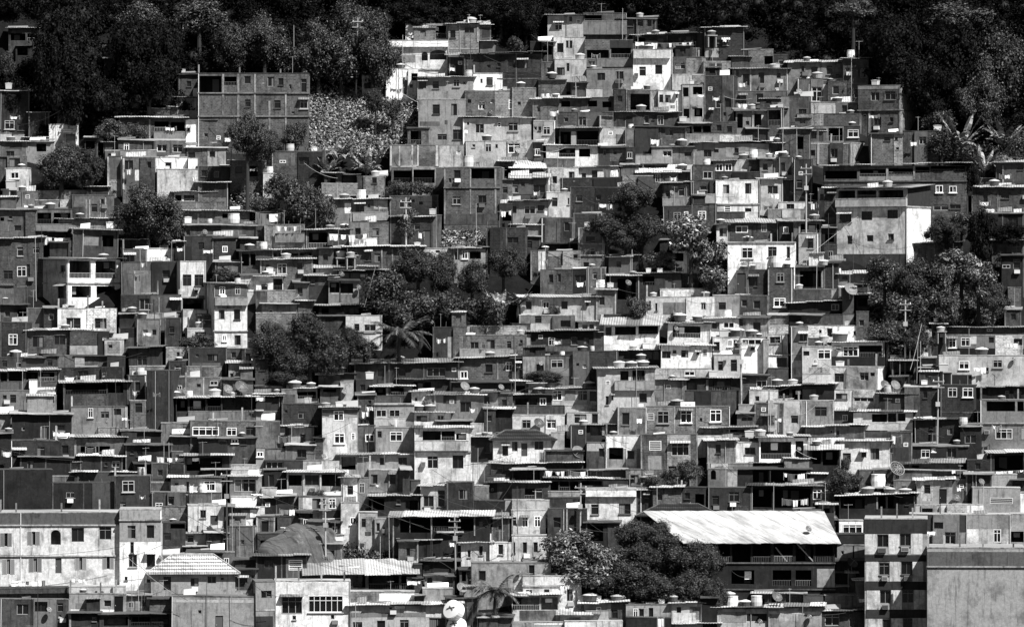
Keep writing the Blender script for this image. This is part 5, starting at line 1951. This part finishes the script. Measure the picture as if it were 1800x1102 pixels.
# ------------------------------------------------------------------ houses seen only as slivers between the others
veg = []
for line in PLANTS.strip().split('\n'):
    lab = None
    if '"' in line: i = line.index('"'); lab = line[i + 1:line.rindex('"')]; line = line[:i]
    veg.append((line.split(), lab))
G = 3
W_, H_ = 1800 // G, 1120 // G
cov = np.zeros((H_ + 2, W_ + 2), bool)
for hd in houses:
    cov[max(0, int(hd['y0'] / G)):int(hd['y1'] / G) + 1, max(0, int(hd['x0'] / G)):int(hd['x1'] / G) + 1] = True
TOPLINE = [(0, 232), (200, 232), (205, 200), (310, 190), (312, 130), (540, 130), (542, 300), (685, 300), (690, 130), (870, 110), (962, 60), (1240, 60), (1300, 70), (1375, 100), (1510, 120), (1525, 160), (1625, 160), (1635, 270), (1800, 280)]
tx, ty = zip(*TOPLINE)
for i in range(W_ + 2):
    cov[:int(np.interp(i * G, tx, ty) / G), i] = True
for p, lab in veg:
    if p[0] == 'G':
        a = [float(q) / G for q in p[1:5]]; cov[int(a[1]):int(a[3]) + 1, int(a[0]):int(a[2]) + 1] = True
    elif p[0] == 'T' and float(p[4]) > 22:
        cx, cy, rx, ry = [float(q) / G for q in p[2:6]]
        yy, xx = np.ogrid[:H_ + 2, :W_ + 2]
        cov |= ((xx - cx) / rx) ** 2 + ((yy - cy) / ry) ** 2 < .75
nfill = 0
for j in range(H_ - 1, -1, -1):
    for i in range(W_):
        if cov[j, i]: continue
        w = 1; mw = rnd.randint(9, 20)
        while w < mw and i + w < W_ and not cov[j, i + w]: w += 1
        h = 1; mh = rnd.randint(9, 18)
        while h < mh and j - h >= 0 and not cov[j - h, i:i + w].any(): h += 1
        cov[j - h + 1:j + 1, i:i + w] = True
        if w < 4 or w * h < 24: continue
        if h < 6:
            up = front_spot((i + w / 2) * G, (j - h) * G - 2)
            if up is not None and up['y1'] > (j - h) * G - 8: continue     # the wall above simply runs on down
        x0, y0, x1, y1 = i * G - 1., (j - h + 1) * G - 1., (i + w) * G + 1., (j + 1) * G + 1.
        OX = OY = 0.; SC = 1.
        toks = []
        ww, hh = x1 - x0, y1 - y0
        if hh > 20 and ww > 16:
            n = max(1, int(ww / 22))
            for q in range(n):
                if rnd.random() < .25: continue
                cx = x0 + ww * (q + .5) / n + rnd.uniform(-3, 3); zt = y0 + hh * rnd.uniform(.18, .35)
                if rnd.random() < .25: toks.append(f'o{cx-8:.1f},{zt:.1f},{cx+8:.1f},{zt+hh*.45:.1f}')
                else: toks.append(f'{rnd.choice("wwwf")}{cx-4.5:.1f},{zt:.1f},{cx+4.5:.1f},{zt+11:.1f}')
        house(x0, y0, x1, y1, rnd.choice('BBCCCP'), rnd.choice([1, 2, 2, 2, 3, 3, 3, 4, 4, 5]), [rnd.choice(['n', 't2', 't3', 'n', 'x', 'x'])], toks, None, filler=True)
        nfill += 1
print('houses', n_manual, 'fillers', nfill)

# ------------------------------------------------------------------ things on roofs and walls
SC = 450 / 1797.
for k, a, ox, oy in later:
    a = [a[0] * SC + ox] + [q * SC for q in a[1:]]
    if k == 'K': tank(a[0], a[1] + oy, a[2])
    elif k == 'S': dish(a[0], a[1] + oy, a[2])
    elif k == 'D': drum(a[0], a[1] + oy, a[2])
    elif k == 'O': pole(a[0], a[1] + oy, a[2] + oy)
    elif k == 'Y': laundry(a[0], a[1] + oy, a[2] + ox, a[3] + oy)
    elif k == 'A':
        tank(a[0], a[1] + oy, 10)
# scattered roof life: more tanks, aerials, planks and buckets
ntank = 0
for hd in houses[:]:
    if hd['ztop'] is None or hd['y0'] > 1090: continue
    wpx = hd['fx1'] - hd['fx0']
    if wpx < 16 or hd['h'] < 1.3: continue
    m = hd['m']
    def spot(): return hd['fx0'] + wpx * rnd.uniform(.12, .88)
    # is the roof line itself visible (nothing in front of it)?
    fs = front_spot((hd['fx0'] + hd['fx1']) / 2, hd['y0'] - 2)
    if fs is not None and fs['Y'] < hd['Y']: continue
    if rnd.random() < .36 and ntank < 120:
        tank(spot(), hd['y0'], rnd.choice([11, 13, 16, 18])); ntank += 1
    if rnd.random() < .3:
        x = spot(); s = roof_spot(x, hd['y0'])
        if s:
            p = s[0]; root = empty('aerial', p); g = MB(); hh = rnd.uniform(.8, 2.2); g.tube((0, 0, -.1), (0, 0, hh), .022, n=4); g.build('mast', METAL, root)
            g = MB(); an = rnd.random() * 3; dx, dy = math.cos(an), math.sin(an) * .6
            g.tube((-dx * .45, -dy * .45, hh - .1), (dx * .45, dy * .45, hh - .05), .014, n=4)
            for q in range(5):
                t = -.4 + q * .2; l = .3 - q * .035; g.tube((dx * t - dy * l, dy * t + dx * l, hh - .07), (dx * t + dy * l, dy * t - dx * l, hh - .07), .01, n=4)
            g.build('receiver', METAL, root)
            reg(root, x, hd['y0'] - hh / m * .6, 'thin television aerial', 'aerial', 'television aerials')
    if rnd.random() < .45:
        x = spot(); s = roof_spot(x, hd['y0'])
        if s:
            p = s[0]; g = MB(); l = rnd.uniform(.8, 2.2)
            for q in range(rnd.randint(2, 4)):
                y = q * .22; z = .03 + .06 * (q % 2); a = rnd.gauss(0, .12)
                g.tube((-l / 2, y - a * l, z), (l / 2, y + a * l, z + rnd.random() * .12), .05, n=4)
            o = g.build('plank_pile', rnd.choice([WOOD, METAL, WHITE, FRG])); o.location = p; o.rotation_euler.z = rnd.gauss(0, .3)
            reg(o, x, hd['y0'] - 1, 'loose boards lying on a roof', 'boards', 'loose boards on the roofs')
    if rnd.random() < .3:
        x = spot(); s = roof_spot(x, hd['y0'])
        if s:
            p = s[0]; g = MB(); a, b = rnd.uniform(.4, 1.1), rnd.uniform(.3, .7)
            g.face([(-a, 0, .02), (a, .1, .02), (a, .5, b), (-a, .45, b * .8)]); g.face([(-a, .04, .0), (-a, .49, b * .78), (a, .54, b - .03), (a, .14, .0)])
            g.tube((-a * .6, .5, 0), (-a * .6, .48, b * .75), .03, n=4); g.tube((a * .6, .5, 0), (a * .6, .48, b * .85), .03, n=4)
            o = g.build('leaning_sheet', rnd.choice([WHITE, METAL, mat('T', 7), mat('T', 5)])); o.location = p + Vector((0, .1, 0))
            reg(o, x, hd['y0'] - 3, 'scrap sheet propped up on a roof', 'scrap sheet', 'scrap sheets propped on the roofs')

OX = OY = 0.
for hd in houses[:]:
    if hd['h'] < 2 or hd['fx1'] - hd['fx0'] < 14: continue
    r1 = rnd.random(); xa = rnd.uniform(hd['fx0'], hd['fx1'] - 8); ya = hd['y0'] + (hd['y1'] - hd['y0']) * rnd.uniform(.25, .6)
    if front_spot(xa + 4, ya) is not hd: continue
    if hd['label'] and any(q in hd['label'] for q in ('blank', 'mural', 'penthouse', 'curtained')): continue
    if r1 < .2: laundry(xa, ya, min(hd['fx1'], xa + rnd.uniform(8, 22)), ya + rnd.uniform(6, 11))
    elif r1 < .36: pole(xa, hd['y0'] - rnd.uniform(4, 16), min(hd['y1'], hd['y0'] + rnd.uniform(20, 60)))
    elif r1 < .52: cable(xa, ya, xa + rnd.choice([-1, 1]) * rnd.uniform(30, 90), ya + rnd.uniform(-25, 30), rnd.uniform(2, 7))
    elif r1 < .57: dish(xa + 4, ya, rnd.choice([4, 5, 6]))
# ------------------------------------------------------------------ plants, cables, the bare rock
for p, lab in veg:
    a = [float(q) for q in p[(2 if p[0] == 'T' else 1):]]
    if p[0] == 'T': tree(p[1], *a, label=lab)
    elif p[0] == 'G': groundcover(*a, lab)
    elif p[0] == 'W': cable(*a)
    elif p[0] == 'B':
        cx, cy, rx, ry = a; Y = hillY(cy + ry); m = mpp(Y); b = at(cx, cy + ry, Y)
        g = MB(); n1, n2 = 40, 18; from mathutils import noise as mn
        for j in range(n2 + 1):
            ph = math.pi / 2 * j / n2 * 1.25 - .3
            for i in range(n1):
                t = 2 * math.pi * i / n1; v = Vector((math.cos(t) * math.cos(ph), math.sin(t) * math.cos(ph), math.sin(ph)))
                k = 1 + .16 * mn.noise(v * 1.6) + .05 * mn.noise(v * 5); g.v.append((v.x * rx * m * k, v.y * rx * m * .8 * k + rx * m * .75, v.z * ry * 2 * m * k))
        for j in range(n2):
            for i in range(n1): k = (i + 1) % n1; g.f.append((j * n1 + i, j * n1 + k, (j + 1) * n1 + k, (j + 1) * n1 + i)); g.m.append(0)
        o = g.build('boulder', mat('C', 4)); o.location = b
        for f in o.data.polygons: f.use_smooth = True
        reg(o, cx, cy, '', 'rock', None, 'bare rounded granite boulder', 'bare rounded granite boulder rising between houses above the wedge-shaped light roof', 1)

# ------------------------------------------------------------------ ground: one sheet, plain in front, hill, forest ridge behind
xs = np.concatenate([np.linspace(-900, -90, 12), np.linspace(-80, 80, 81), np.linspace(90, 900, 12)])
ys = np.concatenate([np.linspace(-1100, -60, 12), np.linspace(-40, 120, 81), np.linspace(130, 900, 30)])
v = []; f = []
for y in ys:
    for x in xs:
        z = ground(x, y) - 1.2
        z += (.25 * math.sin(x * .7 + y * .3) + .18 * math.sin(x * 1.9 - y * 1.3)) if -4 < y < 190 else 0
        v.append((x, y, z))
q = len(xs)
for j in range(len(ys) - 1):
    for i in range(q - 1): f.append((j * q + i, j * q + i + 1, (j + 1) * q + i + 1, (j + 1) * q + i))
me = bpy.data.meshes.new('hillside'); me.from_pydata(v, [], f)
m, t, b = nt('hill_soil', .95, .1)
tc = t.nodes.new('ShaderNodeTexCoord'); nz = noise(t, tc.outputs['Object'], .8, 8, .7); nz2 = noise(t, tc.outputs['Object'], .12, 4, .6)
t.links.new(grey(t, math_(t, 'MULTIPLY', ramp(t, nz, .3, .7, .005, .018), ramp(t, nz2, .35, .65, .5, 1.1))), b.inputs['Base Color'])
bp = N(t, 'ShaderNodeBump', Strength=.8, Distance=.3); t.links.new(nz, bp.inputs['Height']); t.links.new(bp.outputs[0], b.inputs['Normal'])
me.materials.append(m); me.update()
o = bpy.data.objects.new('ground', me); col.objects.link(o); o['kind'] = 'structure'

# ------------------------------------------------------------------ the black forest above the houses
protos, pcores = [], []
for k in range(4): protos.append(crown_pts(4200, 20, 50 + k, spread=.7, lr=(.25, .42), fill=.6)); pcores.append(crown_pts.core)
cores = []
CC, NN = [], []
k = 0
for row in range(14):
    py = -75 + row * 24
    for cxp in range(-130, 1960, 52):
        cx = cxp + rnd.uniform(-26, 26) + (33 if row % 2 else 0); yy = py + rnd.uniform(-10, 10)
        if yy - 26 > np.interp(cx, [0, 200, 310, 312, 540, 545, 675, 680, 870, 960, 965, 1240, 1310, 1370, 1520, 1525, 1625, 1630, 1800], [215, 200, 170, 100, 100, 120, 120, 20, 30, 30, 0, 20, 30, 70, 80, 125, 130, 230, 240]): continue
        if (cx < 78 and 18 < yy < 130) or (168 < cx < 232 and 50 < yy < 150): continue
        Y = hillY(yy + 40) + 4; mm = mpp(Y); p = at(cx, yy, Y); C, Nn = protos[k % 4]; pc = pcores[k % 4]; k += 1
        s = rnd.choice([30, 38, 46, 60]) * mm; an = rnd.random() * 6.28; ca, sa = math.cos(an), math.sin(an)
        Rm = np.array([[ca, -sa, 0], [sa, ca, 0], [0, 0, 1]])
        CC.append((C * [s, s, s * .95]) @ Rm.T + np.array(p)); NN.append(Nn @ Rm.T); cores.append(((pc[0] * [s, s, s * .95]) @ Rm.T + np.array(p), pc[1] * s))
# and a second belt up the ridge for views from the side
for row in range(5):
    for cxp in range(-400, 2300, 90):
        yy = -150 - row * 70 + rnd.uniform(-20, 20); Y = hillY(yy) + 4; mm = mpp(Y); p = at(cxp + rnd.uniform(-30, 30), yy, Y); C, Nn = protos[k % 4]; k += 1
        s = 62 * mm; CC.append((C[::3] * s) + np.array(p)); NN.append(Nn[::3])
for row in range(26):                      # the woods close round the settlement on either side of the view
    for cxp in (-420, -330, -240, -150, 1975, 2060, 2150, 2240):
        yy = 60 + row * 42 + rnd.uniform(-14, 14); Y = hillY(yy + 30); mm = mpp(Y); p = at(cxp + rnd.uniform(-25, 25), yy, Y); C, Nn = protos[k % 4]; k += 1
        s = 50 * mm; CC.append((C[::2] * s) + np.array(p)); NN.append(Nn[::2])
o = bpy.data.objects.new('forest', add_cores(leaf_mesh('forest', np.concatenate(CC), np.concatenate(NN), .17, 1.0, LEAF['f']), cores, .5)); col.objects.link(o)
o['kind'] = 'stuff'; o['label'] = 'dense near-black forest covering the hill above the topmost houses'; o['category'] = 'forest'

# ------------------------------------------------------------------ labels: what it looks like, and which landmark it stands by
lands = [t_ for t_ in things if t_['short']]
def where(dx, dy):
    if abs(dx) > 2.2 * abs(dy): return 'right of' if dx > 0 else 'left of'
    if abs(dy) > 2.2 * abs(dx): return 'below' if dy > 0 else 'above'
    return ('lower right of' if dx > 0 else 'lower left of') if dy > 0 else ('upper right of' if dx > 0 else 'upper left of')
by = {}
for t_ in things:
    if t_['full']: t_['o']['label'] = t_['full']; continue
    if t_['short']:
        near = min((l for l in lands if l is not t_), key=lambda l: (l['x'] - t_['x']) ** 2 + (l['y'] - t_['y']) ** 2)
        t_['o']['label'] = f"{t_['short']} {where(t_['x'] - near['x'], t_['y'] - near['y'])} the {near['short']}"; continue
    near = min(lands, key=lambda l: (l['x'] - t_['x']) ** 2 + (l['y'] - t_['y']) ** 2)
    w = where(t_['x'] - near['x'], t_['y'] - near['y'])
    de = t_['desc']; full = f"{de} {w} the {near['short']}"
    if len(full.split()) > 11 and ' with ' in de: full = f"{de[:de.rindex(' with ')]} {w} the {near['short']}"
    by.setdefault(full, []).append(((near['x'] - t_['x']) ** 2 + (near['y'] - t_['y']) ** 2, len(by), t_))
ORD = ['', 'second', 'third', 'fourth', 'fifth', 'sixth', 'seventh', 'eighth', 'ninth', 'tenth', 'eleventh', 'twelfth', 'thirteenth', 'fourteenth', 'fifteenth', 'sixteenth', 'seventeenth', 'eighteenth', 'nineteenth', 'twentieth']
worst = 0
for lab, lst in by.items():
    lst.sort(key=lambda q: q[0])
    for n, (_d, _k, t_) in enumerate(lst):
        lab = ' '.join(lab.split())
        l = lab if len(lst) == 1 else (f"{ORD[n]} nearest {lab}" if n else f"nearest {lab}")
        if len(l.split()) > 16: l = l.replace('rough rendered', 'rendered').replace('two-storey ', '').replace('three-storey ', '')
        if len(l.split()) > 16: l = l.replace('with a pale lid ', '').replace('hung out to dry', 'hung out').replace('on a roof', '')
        l = ' '.join(l.split())
        if len(l.split()) > 16: l = l.replace('apartment house', 'flats').replace('very dark', 'dark')
        t_['o']['label'] = l; worst = max(worst, len(l.split())); nlong = globals().get('nlong', 0) + (len(l.split()) > 16)
import collections
print(collections.Counter(t_['o'].name.split('.')[0] for t_ in things))
print('long', nlong, 'things', len(things), 'longest label', worst)

# ------------------------------------------------------------------ light, sky, camera
AZ, EL = R(SUN_AZ), R(SUN_EL)        # azimuth from the camera's side towards the right
sun_dir = Vector((math.sin(AZ) * math.cos(EL), -math.cos(AZ) * math.cos(EL), math.sin(EL)))
ld = bpy.data.lights.new('sun', 'SUN'); ld.energy = SUN_E; ld.angle = R(.53); ld.color = (1, .995, .985)
lo = bpy.data.objects.new('sun', ld); col.objects.link(lo); lo.rotation_euler = (-sun_dir).to_track_quat('-Z', 'Y').to_euler(); lo.location = (60, -200, 200)
w = bpy.data.worlds.new('World'); sc.world = w; w.use_nodes = True; t = w.node_tree; bg = t.nodes['Background']
sky = t.nodes.new('ShaderNodeTexSky'); sky.sky_type = 'NISHITA'; sky.sun_disc = False; sky.sun_elevation = EL; sky.sun_rotation = math.atan2(sun_dir.x, sun_dir.y)
bw = t.nodes.new('ShaderNodeRGBToBW'); t.links.new(sky.outputs[0], bw.inputs[0]); t.links.new(bw.outputs[0], bg.inputs['Color']); bg.inputs['Strength'].default_value = SKY
cd = bpy.data.cameras.new('camera'); cam = bpy.data.objects.new('camera', cd); col.objects.link(cam); sc.camera = cam
cd.sensor_width = 36; cd.lens = 36 * F / 1800; cd.clip_start = 1; cd.clip_end = 5000
cam.location = (0, -D, HC); cam.rotation_euler = (R(90), 0, 0)
sc.view_settings.view_transform = 'Standard'; sc.view_settings.look = 'None'; sc.view_settings.gamma = 1; sc.view_settings.exposure = EXPO
sc.cycles.max_bounces = 4; sc.cycles.diffuse_bounces = 2; sc.cycles.glossy_bounces = 1; sc.cycles.transmission_bounces = 1
